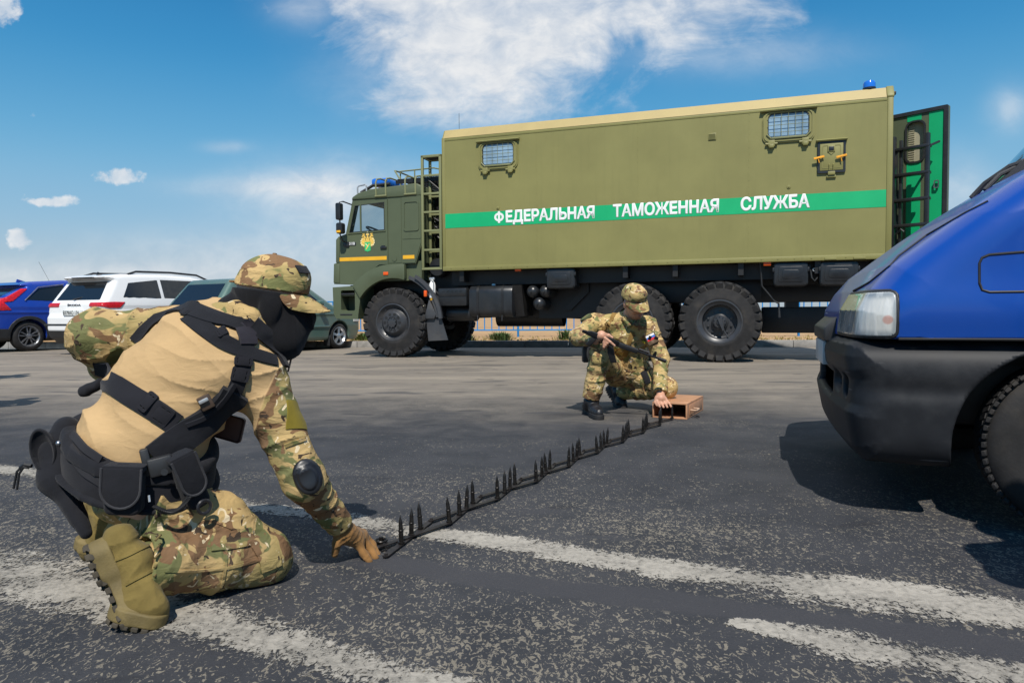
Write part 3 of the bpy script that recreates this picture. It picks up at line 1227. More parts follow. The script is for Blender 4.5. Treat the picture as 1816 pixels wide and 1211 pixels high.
LMx, LL = slant(8.20, .62, 8.66, .37)
w = MB()
w.box((-.02, -.05, 1.5), (.06, .05, 3.42), .008, LMx)
w.box((LL - .06, -.03, 1.5), (LL, .04, 3.40), .008, LMx)
w.box((.10, .02, 1.5), (.145, .08, 3.36), .006, LMx)
for z in (3.215, 2.83, 2.45, 2.07, 1.70):
    w.box((.0, -.035, z - .02), (LL, .10, z + .025), .008, LMx)
w.tube([LMx @ Vector((.03, 0, 3.12)), LMx @ Vector((.12, .02, 3.24))], .016)
w.tube([LMx @ Vector((.08, 0, 1.95)), LMx @ Vector((.16, -.02, 2.02)), LMx @ Vector((.2, -.02, 1.98))], .016)
w.box((-.10, .30, 1.5), (-.02, .36, 3.30), .006, LMx)
w.tube([LMx @ Vector((LL - .03, 0, 3.2)), LMx @ Vector((LL + .05, .25, 3.3))], .018)
w.build('boarding_ladder', MT['blackgloss'], truck)

# ---- under the body
mb = MB()
for y in (.82, 1.60):
    mb.box((-.9, y, .95), (8.0, y + .09, 1.22), .01)
    mb.box((1.1, y - .03, 1.22), (8.05, y + .12, ZB - .012))  # panels above the rails, added to block light under the body
for x in (1.3, 2.9, 4.2, 5.0, 6.0, 7.1, 7.9):
    mb.box((x, .06, 1.36), (x + .08, 2.44, ZB - .014))
mb.box((1.05, .30, 1.30), (8.0, .34, ZB - .013))
mb.box((2.6, .62, .70), (4.9, .80, 1.36))
mb.box((2.35, .75, .72), (3.6, 1.7, 1.30), .02)
mb.box((4.0, .55, .95), (6.35, .62, 1.36), .01)
mb.box((6.42, .9, .985), (8.0, 1.0, 1.38))
mb.box((6.36, .9, .44), (8.0, 1.6, .868), .02)
mb.box((6.73, .85, .86), (6.93, 1.5, .99))
mb.box((-.9, .5, .7), (1.1, 2.0, 1.5), .02)
mb.box((.45, .45, 1.0), (1.3, .8, 1.56))
for x in (0, 4.361, 5.728):
    mb.lathe([(0, .10), (.5, .11), (.85, .30), (1.05, .33), (1.25, .30), (1.6, .11), (2.1, .10)], (x, .2, .636), (0, 1, 0), 20)
mb.lathe([(0, .18), (1.3, .18)], (1.6, 1.25, .72), (1, .0, 0), 14)
mb.tube([(.9, 1.25, .85), (4.3, 1.25, .70)], .07, 10)
mb.tube([(4.0, .4, .60), (5.0, .4, .60)], .05, 8)
mb.prism([(3.42, 1.52), (3.52, 1.52), (3.52, 1.15), (3.2, .84), (3.05, .84), (3.36, 1.16)], .55, .58)
mb.build('chassis', MT['black'], truck, 30)

mb = MB()
mb.prism(rrect(.10, .72, .86, 1.285, .14, 6), 1.455, 2.265, 'x', bevel=.02)
tank = mb.build('fuel_tank', MT['blackgloss'], truck)
for x in (1.60, 2.06):
    mb = MB()
    mb.prism(rrect(.092, .712, .87, 1.293, .145, 6), x, x + .045, 'x', holes=[rrect(.10, .72, .86, 1.285, .14, 6)])
    mb.tube([(x + .022, .10, .76), (x + .022, .085, .66)], .012)
    mb.build('tank_strap', MT['black'], tank)
mb = MB()
mb.prism([(.12, 1.28), (.8, 1.28), (.8, .74), (.3, .74)], 2.268, 2.43, 'x')
mb.build('tank_guard', MT['black'], tank)
mb = MB(); mb.lathe([(0, .055), (.03, .05), (.035, 0)], (1.86, .30, 1.285), (0, 0, 1), 14)
mb.build('filler_cap', MT['steel'], tank)
mb = MB(); mb.box((.872, .08, .93), (1.42, .62, 1.245), .02); mb.box((.88, .07, 1.10), (1.41, .085, 1.235), .006)
for k in range(5): mb.box((.95 + k * .085, .064, 1.185), (1.0 + k * .085, .075, 1.21))
mb.build('battery_box', MT['blackgloss'], truck)
for x, z in ((2.605, 1.165), (2.835, 1.165), (2.72, .955)):
    mb = MB(); mb.lathe([(0, 0), (.0, .02), (.012, .055), (.035, .085), (.07, .105), (.11, .110), (.9, .110)], (x, .13, z), (0, 1, 0), 24)
    mb.lathe([(-.02, 0), (-.02, .016), (.01, .018)], (x, .13, z), (0, 1, 0), 8)
    mb.build('air_tank', MT['blackgloss'], truck, 50)
mb = MB(); mb.lathe([(0, .13), (.03, .15), (.55, .15), (.58, .13), (.58, 0)], (.93, .38, .80), (1, 0, 0), 20); mb.lathe([(0, 0), (0, .13)], (.93, .38, .80), (1, 0, 0), 20)
mb.build('muffler', MT['blackgloss'], truck)


def tool_box(x0, x1, z0, z1):
    m = MB()
    m.prism(rrect(x0, z0, x1, z1, .06), .05, .40, bevel=.015)
    m.prism(rrect(x0 + .012, z0 + .012, x1 - .012, z1 - .012, .055), .025, .05, bevel=.01)
    for k, e in enumerate((.065, .115)):
        m.prism(rrect(x0 + e * 1.1, z0 + e, x1 - e * 1.1, z1 - e, .035), .018 - k * .006, .03, bevel=.006)
    for x in (x0 + .0, x1 - .0):
        m.cbox((x, .05, (z0 + z1) / 2 + .07), (.03, .05, .06), .006)
    m.build('tool_box', MT['blackgloss'], truck)


tool_box(2.905, 3.40, 1.20, 1.545)
tool_box(6.515, 7.01, 1.175, 1.54)
tool_box(7.165, 7.70, 1.175, 1.535)
for x0, x1, z0, z1 in ((2.345, 2.455, 1.515, 1.575), (6.37, 6.48, 1.50, 1.56), (.615, .67, 1.105, 1.22)):
    mb = MB(); mb.box((x0, .02, z0 - .005), (x1, .06, z1 - .01), .008)
    mb.build('side_marker', MT['orange'], truck)
mb = MB()
mb.tube([(6.325, .10, 1.55), (6.35, .12, 1.19), (6.54, .2, .95), (6.60, .2, .92)], .014, 8)
mb.tube([(6.60, .2, .93), (6.61, .2, .70)], [.012, .02], 8)
mb.build('cable', MT['plastic'], truck)
mb = MB()
mb.tube([(7.03, .1, 1.5), (7.06, .08, 1.3), (7.10, .08, 1.25), (7.14, .1, 1.30)], .012, 8)
mb.mi = 1
mb.lathe([(0, .025), (-.04, .025), (-.04, .015), (0, .015)], (7.095, .12, 1.42), (0, 1, 0), 12)
mb.build('coupling', [MT['plastic'], MT['silver']], truck)
mb = MB()
mb.lathe([(0, .0), (0, .055), (.22, .06), (.27, .045), (.29, .03), (.33, .03), (.33, 0)], (.75, .10, 1.08), (0, 0, 1), 18)
ex_o = mb.build('fire_extinguisher', MT['white'], truck)
mb = MB(); mb.lathe([(-.05, .0), (-.05, .04), (.0, .05)], (.75, .10, 1.08), (0, 0, 1), 14); mb.build('base_cap', MT['yellow'], ex_o)
mb = MB(); mb.cbox((.75, .10, 1.42), (.10, .05, .05), .01); mb.tube([(.75, .07, 1.40), (.80, .04, 1.36), (.80, .04, 1.15)], .008); mb.build('valve', MT['silver'], ex_o)

# front mudguard behind the wheel, flap
mb = MB()
gp_ = arc(0, .64, .84, 70, 6, 10)
mb.prism([(x, z) for x, z in gp_] + [(x * 1.07 + .0, .64 + (z - .64) * 1.07) for x, z in gp_[::-1]], .06, .50)
gp2 = arc(0, .64, .905, 62, 4, 10)
mb.prism([(x, z) for x, z in gp2] + [(x * 1.07, .64 + (z - .64) * 1.07) for x, z in gp2[::-1]], .02, .07)
mb.prism([(.62, .71), (.92, .71), (1.04, .32), (.66, .30)], .10, .125)
mb.prism([(.60, .70), (.80, .70), (.84, .78), (.70, 1.05)], .05, .14, bevel=.01)
mb.build('mudguard', simple('dark_grey_plastic', (.045, .048, .054), .5, dust=.2), truck, 30)

# ---- cab
CY0, CY1 = .04, 2.46
arch_hole = arc(0, .62, .80, 150, 15, 20)


def cab_side(y0, y1):
    m = MB()
    out = [(-1.255, 1.36), (-1.245, 1.735), (-1.195, 1.76), (-1.185, 2.18), (-1.15, 2.24), (-.985, 2.29), (-.84, 2.86), (-.83, 2.925), (.597, 2.945), (.585, 2.06), (.455, 1.70), (.24, 1.70), (.24, 1.45), (.17, 1.44)]
    ar = arc(0, .62, .83, 78, 122, 10)
    out = out[:-1] + [(.235, 1.45)] + ar + [(-.62, 1.30), (-.66, 1.335)]
    hole = [(-.925, 2.30), (-.17, 2.315), (-.17, 2.835), (-.795, 2.81)]
    m.prism(out, y0, y1, holes=[hole], bevel=0)
    return m


cabm = cab_side(CY0, CY0 + .06)
for mbx in (cabm,):
    out2 = [(-1.255, 1.36), (-1.245, 1.735), (-1.195, 1.76), (-1.185, 2.18), (-1.15, 2.24), (-.985, 2.29), (-.84, 2.86), (-.83, 2.925), (.597, 2.945), (.585, 2.06), (.455, 1.70), (-.66, 1.335)]
    mbx.prism(out2, CY1 - .06, CY1, holes=[[(-.925, 2.30), (-.17, 2.315), (-.17, 2.835), (-.795, 2.81)]])
    # back wall, floor, dashboard, front corners and windscreen posts
    mbx.box((.54, CY0 + .061, 1.72), (.592, CY1 - .061, 2.94))
    mbx.box((-1.2, CY0 + .061, 1.40), (.54, CY1 - .061, 1.75))
    mbx.prism([(-1.185, 1.75), (-1.18, 2.18), (-.985, 2.29), (-.90, 2.29), (-.90, 1.75)], CY0 + .061, CY1 - .061)
    for y in (CY0 + .06, CY1 - .18):
        mbx.prism([(-.985, 2.29), (-.84, 2.86), (-.80, 2.86), (-.945, 2.29)], y, y + .12)
cab = cabm.build('cab', MT['olive_cab'], truck, 20)
mb = MB()
mb.prism([(-.845, 2.905), (-.83, 2.96), (-.70, 3.03), (-.45, 3.085), (.48, 3.135), (.585, 3.09), (.605, 2.93), (.605, 2.905)], CY0 - .02, CY1 + .02, bevel=.05, seg=3)
mb.build('roof', MT['olive_cab'], cab, 40)
# panel shapes on the side: door, sleeper panel, fender flare, corner panels
mb = MB()
door = [(-1.115, 1.80), (-1.115, 2.22), (-.965, 2.285), (-.835, 2.855), (-.10, 2.885), (-.10, 1.70), (-.28, 1.70), (-.52, 1.55), (-.72, 1.34), (-1.115, 1.36)]
dwin = [(-.90, 2.305), (-.16, 2.325), (-.16, 2.835), (-.775, 2.80)]
mb.prism(door[::-1], CY0 - .016, CY0 - .0, holes=[dwin])
dr_ = mb.build('door', MT['olive_cab'], cab, 20)
mb = MB()
mb.box((-.672, CY0 - .020, 2.31), (-.640, CY0 - .006, 2.815))
mb.tube([(-.93, CY0 - .018, 2.285), (-.14, CY0 - .018, 2.305)], .012, 6)
mb.build('window_divider', MT['olive_cab'], dr_)
mb = MB(); mb.prism(dwin[::-1], CY0 - .006, CY0 - .001)
mb.build('window_pane', MT['glass_clear'], dr_)
mb = MB()
w2 = [(-.888, 2.318), (-.172, 2.337), (-.172, 2.823), (-.765, 2.788)]
mb.prism(dwin[::-1], CY0 - .019, CY0 - .008, holes=[w2[::-1]])
mb.build('window_seal', MT['plastic'], dr_)
mb = MB(); mb.box((-.245, CY0 - .045, 1.985), (-.115, CY0 - .022, 2.025), .01); mb.cbox((-.19, CY0 - .024, 2.03), (.07, .03, .03), .004)
mb.build('door_handle', MT['blackgloss'], dr_)
mb = MB(); mb.box((-1.115, CY0 - .0195, 1.783), (-.125, CY0 - .015, 1.850)); mb.build('reflective_strip', MT['yellow'], dr_)
mb = MB(); mb.box((-1.03, CY0 - .022, 2.065), (-.76, CY0 - .015, 2.125), .003); pl_ = mb.build('number_badge', MT['plastic'], dr_)
text_mesh('number', '43118', .072, MT['white'], pl_, LM(-.935, 2.078, CY0 - .023), .001, .002, .15)
# emblem: a gold two-headed eagle over a green shield
gold = simple('gold_emblem', (.78, .50, .10), .5, var=.3, vs=40)
goldl = simple('pale_gold_emblem', (.85, .74, .42), .5, var=.2, vs=60)
shg = simple('green_shield', (.05, .50, .16), .5)
EX, EZ, ES = -.515, 2.115, .305
E2 = lambda pts: [(EX + a * ES, EZ + b * ES) for a, b in pts]
mb = MB()
ye = CY0 - .0185
mb.prism(E2([(-.05, .62), (-.12, .46), (-.03, .40), (-.10, .22), (-.13, -.05), (.13, -.05), (.10, .22), (.03, .40), (.12, .46), (.05, .62)]), ye, CY0 - .015)
for s in (-1, 1):
    f = lambda pts: E2([(a * s, b) for a, b in pts][::s])
    mb.prism(f([(.12, .05), (.16, .22), (.30, .30), (.44, .22), (.47, .02), (.40, -.16), (.28, -.26), (.16, -.22)]), ye, CY0 - .015)
    mb.prism(f([(.10, .22), (.16, .36), (.26, .48), (.36, .42), (.40, .32), (.33, .34), (.27, .36), (.22, .26)]), ye, CY0 - .015)
    mb.prism(f([(.20, .46), (.20, .56), (.30, .58), (.36, .50), (.28, .46)]), ye, CY0 - .015)
mb.mi = 1
for s in (-1, 1):
    f = lambda pts: E2([(a * s, b) for a, b in pts][::s])
    for k in range(5):
        a = rad(60 - k * 38)
        c_ = (.30 + .155 * math.cos(a), .02 + .20 * math.sin(a))
        mb.prism(f([(c_[0] - .05, c_[1] - .02), (c_[0] + .02, c_[1] - .05), (c_[0] + .05, c_[1] + .02), (c_[0] - .01, c_[1] + .05)]), ye - .002, ye)
mb.prism(E2([(-.05, .50), (-.09, .60), (0, .66), (.09, .60), (.05, .50)]), ye - .002, ye)
mb.mi = 2
mb.prism(E2([(-.20, .02), (.20, .02), (.20, -.50), (.06, -.54), (0, -.58), (-.06, -.54), (-.20, -.50)][::-1]), ye - .003, CY0 - .015)
mb.mi = 0
mb.prism(E2([(.10, -.06), (.15, -.12), (-.08, -.44), (-.13, -.40)]), ye - .005, ye - .003)
mb.mi = 1
mb.prism(E2([(-.12, -.05), (-.15, -.10), (.02, -.28), (.05, -.24)]), ye - .0055, ye - .003)
mb.build('emblem', [gold, goldl, shg], dr_, 20)

mb = MB()
sl_ = [(.195, 1.715), (.195, 2.895), (.575, 2.915), (.57, 2.07), (.445, 1.715)]
mb.prism(sl_[::-1], CY0 - .012, CY0)
mb.prism(rrect(.222, 2.285, .535, 2.825, .05), CY0 - .024, CY0 - .012, holes=[rrect(.245, 2.308, .512, 2.802, .04)])
mb.box((.20, CY0 - .018, 2.145), (.565, CY0 - .01, 2.16))
mb.box((-.085, CY0 - .006, 1.72), (.175, CY0, 2.89))
mb.lathe([(0, .05), (-.014, .05), (-.014, 0)], (.03, CY0, 1.80), (0, 1, 0), 18)
sp_ = mb.build('sleeper_panel', MT['olive_cab'], cab, 20)
mb = MB(); mb.box((.205, CY0 - .016, 1.787), (.435, CY0 - .011, 1.853)); mb.build('reflective_strip', MT['yellow'], sp_)
mb = MB()
oa = arc(0, .60, 1.10, 97, 139, 12)
ia = arc(0, .62, .82, 146, 73, 16)
mb.prism([(.245, 1.45), (.245, 1.695), (-.10, 1.695)] + oa[1:] + ia, CY0 - .055, CY0 + .05, bevel=.012)
fl_ = mb.build('fender', MT['olive_cab'], cab, 30)
mb = MB(); mb.box((-.175, CY0 - .068, 1.50), (-.075, CY0 - .053, 1.56), .006); mb.build('turn_signal', MT['orange'], fl_)
mb = MB()
mb.prism([(-1.265, 1.385), (-1.25, 1.745), (-1.125, 1.73), (-1.125, 1.37)], CY0 - .012, CY0 + .1, bevel=.012)
mb.prism([(-1.205, 1.765), (-1.195, 2.19), (-1.15, 2.235), (-1.125, 2.215), (-1.125, 1.76)], CY0 - .012, CY0 + .1, bevel=.012)
mb.build('corner_panel', MT['olive_cab'], cab, 30)
mb = MB()
st = [(-1.275, 1.30), (-1.262, .80), (-1.20, .71), (-.74, .70), (-.735, .78), (-.68, 1.12), (-.655, 1.325)]
mb.prism(st[::-1], CY0 - .02, CY0 + .55, holes=[rrect(-1.10, .86, -.80, 1.24, .03)[::-1]], bevel=0)
mb.box((-1.10, CY0 + .25, .86), (-.80, CY0 + .30, 1.24))
mb.box((-1.10, CY0 + .0, 1.13), (-.80, CY0 + .25, 1.17), .005)
mb.box((-1.105, CY0 - .01, .80), (-.80, CY0 + .2, .86), .005)
mb.prism([(-1.25, .75), (-1.25, 1.32), (-.66, 1.32), (-.75, .75)][::-1], CY1 - .5, CY1)
mb.box((-1.26, CY0 + .551, .78), (-.95, CY1 - .501, 1.36), .02)
mb.build('step', MT['olive_cab'], cab, 25)
for q in (((-1.09, CY0 - .03, 1.155), (-.81, CY0 + .02, 1.185)), ((-1.12, CY0 - .03, .775), (-.86, CY0 + .0, .80))):
    mb = MB(); mb.box(*q, .008); mb.build('tread', MT['plastic'], cab)
# roof rails, platform, handles, light bar
mb = MB()
for xa, xb in ((-.325, -.125), (.272, .475)):
    for x in (xa, xb):
        mb.tube([(x, CY0 - .02, 2.93), (x, CY0 - .025, 3.20), (x + .01, CY0 + .0, 3.255), (x + .04, CY0 + .08, 3.275), (x + .05, CY0 + .30, 3.275)], .0155, 8)
    mb.tube([(xa - .02, CY0 - .022, 2.945), (xb + .02, CY0 - .022, 2.945)], .018, 8)
rr_ = [(-.25, .55, 3.52), (-.25, 1.9, 3.52), (.56, 1.9, 3.54), (.56, .62, 3.54)]
mb.tube([(-.06, .50, 3.28), (-.22, .56, 3.50), (-.25, .75, 3.52), (-.25, 1.9, 3.52), (.50, 1.95, 3.53), (.62, 1.85, 3.53), (.95, .7, 3.42)], .016, 8)
mb.tube([(-.25, .75, 3.52), (.50, .75, 3.54), (.95, .70, 3.42)], .014, 8)
for x, y in ((-.23, .8), (.10, 1.9), (.10, .75), (.55, 1.9)):
    mb.tube([(x, y, 3.1), (x, y, 3.53)], .013, 8)
mb.build('roof_rail', MT['olive_rack'], cab)
mb = MB()
for k in range(15):
    mb.tube([(-.02 + k * .06, .30, 3.275), (-.02 + k * .06, 2.0, 3.285)], .013, 6)
for k in range(8):
    mb.tube([(-.05, .34 + k * .22, 3.28), (.9, .34 + k * .22, 3.28)], .012, 6)
mb.box((-.06, .28, 3.20), (.92, .32, 3.26))
for k in range(7):
    mb.tube([(.62, .25 + k * .16, 3.22), (.94, .25 + k * .16, 2.95)], .016, 6)
mb.build('roof_platform', MT['black'], cab)
mb = MB()
mb.tube([(-.72, CY0 + .0, 2.93), (-.715, CY0 - .01, 3.13), (-.69, CY0 + .0, 3.16), (-.56, CY0 + .0, 3.175), (-.53, CY0 - .01, 3.15), (-.525, CY0 + .0, 2.96)], .015, 8)
mb.build('grab_handle', MT['silver'], cab)
mb = MB(); mb.box((-.62, .35, 3.20), (-.27, 2.1, 3.35), .05); mb.build('light_bar', MT['blue_lens'], cab)
mb = MB(); mb.tube([(-.75, .2, 3.06), (-.55, .3, 3.20), (-.2, .32, 3.21)], .03, 8); mb.build('light_bar_bracket', MT['black'], cab)
# mirrors
mb = MB()
mb.prism(rrect(-1.03, 2.52, -.925, 2.83, .03), -.24, -.12, bevel=.02)
mb.prism(rrect(-1.03, 2.27, -.900, 2.47, .035), -.23, -.10, bevel=.02)
mb.tube([(-.84, CY0, 2.82), (-.92, -.14, 2.86), (-.975, -.17, 2.85), (-.975, -.17, 2.25), (-.96, -.10, 2.14), (-.93, CY0, 2.12)], .013, 8)
mb.box((-1.0, CY0 - .04, 2.04), (-.90, CY0 - .01, 2.14), .01)
mr = mb.build('mirror', MT['blackgloss'], cab, 35)
mb = MB(); mb.box((-1.01, -.245, 2.285), (-.925, -.225, 2.325), .006); mb.build('repeater', MT['yellow'], mr)
# steering wheel and seats seen through the window
mb = MB()
swm = Matrix.Translation((-.62, .62, 2.36)) @ Matrix.Rotation(rad(28), 4, 'Y')
mb.tube([swm @ Vector((.25 * math.cos(a), .25 * math.sin(a), 0)) for a in [2 * PI * k / 28 for k in range(28)]], .018, 8, closed=True)
for a in (.5, 2.6, 4.7):
    mb.tube([swm @ Vector((0, 0, -.03)), swm @ Vector((.25 * math.cos(a), .25 * math.sin(a), 0))], .014, 6)
mb.tube([swm @ Vector((0, 0, -.02)), (-.9, .62, 1.9)], .03, 8)
mb.build('steering_wheel', MT['plastic'], cab)

# ladder between cab and box
mb = MB()
for y in (-.02, .30):
    for x in (.625, .975):
        mb.box((x - .022, y, 1.58), (x + .022, y + .045, 3.60 if True else 0), .004)
    for z in (1.60, 1.93, 2.27, 2.60, 2.925, 3.245):
        mb.box((.645, y + .006, z - .018), (.955, y + .04, z + .018), .003)
mb.box((.603, -.02, 3.56), (.997, .025, 3.605), .004)
mb.box((.603, .30, 3.56), (.997, .345, 3.605), .004)
mb.box((.603, .025, 3.565), (.64, .30, 3.60)); mb.box((.96, .025, 3.565), (.997, .30, 3.60))
mb.box((.603, -.022, 1.575), (.997, .03, 1.60), .003)
ld = mb.build('access_ladder', MT['olive_rack'], truck)
mb = MB()
for k in range(8):
    mb.tube([(.645, .04 + k * .035, 3.58), (.955, .04 + k * .035, 3.58)], .008, 6)
for k in range(10):
    mb.tube([(.65 + k * .034, .03, 3.58), (.65 + k * .034, .30, 3.58)], .006, 6)
mb.build('platform_mesh', MT['black'], ld)
mb = MB()
mb.box((.63, .55, 1.5), (.96, 2.3, 2.95), .02)
mb.lathe([(0, 0), (0, .15), (.03, .17), (.5, .17)], (.79, .22, 1.63), (0, 1, 0), 20)
for k in range(5):
    mb.tube([(.64, .45, 2.55 - k * .07), (.96, .42, 2.35 - k * .09)], .018, 6)
mb.tube([(.66, .4, 2.2), (.80, .38, 2.45), (.96, .4, 2.2)], .03, 8)
mb.build('air_intake', MT['black'], truck)
mb = MB(); mb.tube([(.965, .9, 3.9), (.965, .9, 4.55)], .004, 5); mb.build('antenna', MT['black'], truck)

# ------------------------------------------------------------------ blue railing beyond the kerb, weeds
MT['fence_blue'] = simple('bright_blue_fence_paint', (.012, .20, .52), .45, var=.12, vs=3)
FT = 4.1
fence = tag(empty('metal_fence', kpt(0, FT), -KA), 'bright blue metal railing running along the dry field behind the truck', 'fence')
p_post = MB().box((-.03, -.03, -.05), (.03, .03, 1.16), .006).build('post', MT['fence_blue'], fence)
m = MB()
for z in (.20, 1.06):
    m.box((.03, -.018, z - .02), (1.93, .018, z + .02), .004)
for k in range(9):
    x = .03 + 1.90 * (k + .5) / 9
    m.box((x - .014, -.012, .22), (x + .014, .012, 1.04))
p_pan = m.build('railing_panel', MT['fence_blue'], fence)
i0 = -13
for i in range(-17, 13):
    if i == -17:
        q, r_ = p_post, p_pan
    else:
        q, r_ = p_post.copy(), p_pan.copy()
        COL.objects.link(q); COL.objects.link(r_)
    q.location.x = r_.location.x = i * 1.96 + .45
    q.location.z = r_.location.z = .10

MT['weed'] = simple('weed_leaf', (.065, .115, .030), .7, var=.35, vs=14)
MT['drygrass'] = simple('dry_grass', (.30, .24, .09), .8, var=.3, vs=10)


def tuft(mb, c, h, n, rnd, spread=.16, w=.012):
    for _ in range(n):
        a = rnd.uniform(0, 2 * PI); l = rnd.uniform(.5, 1.) * h; t = rnd.uniform(.15, 1.0)
        d = Vector((math.cos(a), math.sin(a), 0)); s = Vector((-d.y, d.x, 0)) * w * rnd.uniform(.6, 1.6)
        o = Vector(c) + d * rnd.uniform(0, spread)
        p1 = o + d * l * t * .35 + Vector((0, 0, l * .6)); p2 = o + d * l * t + Vector((0, 0, l * (1 - .35 * t)))
        v = [mb.bm.verts.new(q) for q in (o - s, o + s, p1 + s, p1 - s)]
        mb.bm.faces.new(v).material_index = mb.mi
        e = mb.bm.verts.new(p2)
        mb.bm.faces.new((v[3], v[2], e)).material_index = mb.mi


rnd = random.Random(4)
protos = []
for k in range(3):
    m = MB()
    for _ in range(5):
        tuft(m, (rnd.uniform(-.4, .4), rnd.uniform(-.12, .12), 0), rnd.uniform(.16, .34), 60, rnd, .2, .011)
    o = m.build('weed', MT['weed'])
    tag(o, 'low leafy green weed growing at the foot of the blue railing', 'weed', 'weeds along the blue railing')
    protos.append(o)
for j, s_ in enumerate((-3.3, .2, 1.9, 2.9, 3.6, 4.3, 10.2, 10.9, 11.6, 12.4, 13.2, -.8, 9.2)):
    o = protos[j] if j < 3 else protos[j % 3].copy()
    if j >= 3: COL.objects.link(o)
    o.location = kpt(s_, FT - rnd.uniform(1.6, 3.4), .10)
    o.rotation_euler = (0, 0, rnd.uniform(0, 6))
    o.scale = [rnd.uniform(.8, 1.3)] * 3
m = MB()
for _ in range(1500):
    s_ = rnd.uniform(-8, 18)
    tuft(m, tuple(kpt(s_, .25 + abs(rnd.gauss(0, 1.6)), .10)), rnd.uniform(.03, .09), 7, rnd, .08, .006)
tag(m.build('grass', MT['drygrass']), kind='stuff')


# ------------------------------------------------------------------ cars
def wheel_car(root, x, y, s, R, w, rim_m, spokes, kind='five'):
    """Wheel with its axle along y; s = -1 when its outer face looks towards -y."""
    m = MB()
    rr = R * .66
    prof = [(.0, rr), (-.006, rr + .012), (-.008, rr + .05), (.004, R - .04), (.022, R - .012), (.05, R)]
    m.lathe([(d, r) for d, r in prof] + [(w - d, r) for d, r in prof[::-1]], (x, y, R), (0, -s, 0), 40)
    o = m.build('wheel', MT['rubber'], root, 50)
    m = MB()
    m.lathe([(.012, rr), (-.004, rr + .008), (-.004, rr - .006), (.03, rr - .03), (.10, rr - .05)], (x, y, R), (0, -s, 0), 40)
    for k in range(spokes):
        a = 2 * PI * k / spokes
        M = Matrix.Translation((x, y - s * .03, R)) @ Matrix.Rotation(a, 4, 'Y')
        if kind == 'five':
            m.prism([(-.03, .04), (-.026, rr - .02), (.026, rr - .02), (.03, .04)], -.02, .02, M=M)
        else:
            for q in (-1, 1):
                m.prism([(q * .012 - .012, .04), (q * .045 - .014, rr - .02), (q * .045 + .014, rr - .02), (q * .012 + .012, .04)], -.02, .02, M=M)
    m.lathe([(.02, .06), (.005, .055), (.0, .03), (.0, 0)], (x, y, R), (0, -s, 0), 16)
    m.mi = 1
    m.lathe([(.09, rr - .02), (.09, 0)], (x, y, R), (0, -s, 0), 24)
    m.build('rim', [rim_m, MT['hose']], o, 40)
    return o


def car(name, label, rc, theta, prof, W, body_mat, xw, R, rim_m, spokes, kind, panes, rear_win, lights, zb=1.0, tum=.34, clad=None, arch_clad=False, taper=.10, cat='car', h=.022, hood_in=None, group=None):
    th = rad(theta)
    root = tag(empty(name, (rc[0], rc[1], 0), rad(90) - th), label, cat, group)
    L = max(x for x, z in prof)
    P2 = poly2(prof)

    def raw(p):
        x, y, z = p[:, 0], p[:, 1], p[:, 2]
        hw = W / 2 - tum * np.maximum(z - zb, 0) ** 1.15 - taper * np.abs((x - L / 2) / (L / 2)) ** 4 - .10 * np.maximum(.55 - z, 0)
        hw = hw + .012 * np.exp(-((z - zb + .12) / .03) ** 2)
        return smx(P2(x, z), np.abs(y) - hw, .10)

    def body(p):
        d = raw(p)
        for xx in xw:
            c = np.hypot(p[:, 0] - xx, p[:, 2] - R) - (R + .045)
            c = np.maximum(c, (W / 2 - .26) - np.abs(p[:, 1]))
            d = smx(d, -c, .02)
        return d
    H = max(z for x, z in prof)
    lo, hi = (-.1, -W / 2 - .1, .1), (L + .1, W / 2 + .1, H + .1)
    b = sdf_obj('body', body, lo, hi, h, body_mat, root)

    def region(nm, mat, test, e=.006, hh=None, parent=None, t=.016):
        f = lambda p: smx(smx(raw(p) - e, -(raw(p) + t), .002), test(p), .004)
        return sdf_obj(nm, f, lo, hi, hh or h * .62, mat, parent or b, margin=.05)
    for q in panes:
        pq = poly2(q)
        for s in (-1, 1):
            region('window', MT['glass_dark'], lambda p: np.maximum(pq(p[:, 0], p[:, 2]) - .0, .25 - p[:, 1] * s))
    rw = poly2(rear_win)
    region('rear_window', MT['glass_dark'], lambda p: np.maximum(rw(p[:, 1], p[:, 2]), p[:, 0] - 1.0))
    fw = poly2([(-W * .42, zb + .06), (W * .42, zb + .06), (W * .34, H - .09), (-W * .34, H - .09)])
    region('windscreen', MT['glass_dark'], lambda p: np.maximum(fw(p[:, 1], p[:, 2]), 2.4 - p[:, 0]))
    for nm, q, ymin, mt in lights:
        pq = poly2(q)
        for s in (-1, 1):
            region(nm, mt, lambda p: np.maximum(pq(p[:, 0], p[:, 2]), ymin - p[:, 1] * s), e=.014, t=.03)
    if clad:
        region('lower_cladding', MT['plastic'], lambda p: np.maximum(p[:, 2] - clad, .22 - p[:, 2]) + 0 * p[:, 0] + np.maximum(0, np.min([R + .06 - np.hypot(p[:, 0] - xx, p[:, 2] - R) for xx in xw], axis=0).max(initial=0)) * 0 if False else smx(np.maximum(p[:, 2] - clad, .20 - p[:, 2]), np.max([np.minimum(R + .04 - np.hypot(p[:, 0] - xx, p[:, 2] - R), np.abs(p[:, 1]) - (W / 2 - .3)) for xx in xw], axis=0), .01), e=.012, hh=h * .8)
    if arch_clad:
        for xx in xw:
            for s in (-1, 1):
                region('wheel_arch_trim', MT['plastic'], lambda p: np.maximum(np.abs(np.hypot(p[:, 0] - xx, p[:, 2] - R) - (R + .075)) - .038, W / 2 - .3 - p[:, 1] * s), e=.012)
    for xx in xw:
        for s in (-1, 1):
            wheel_car(root, xx, s * (W / 2 - .035), s, R, .22, rim_m, spokes, kind)
    m = MB(); m.box((.35, -W / 2 + .28, .22), (L - .35, W / 2 - .28, .5))
    m.build('underbody', MT['black'], root)
    return root, b


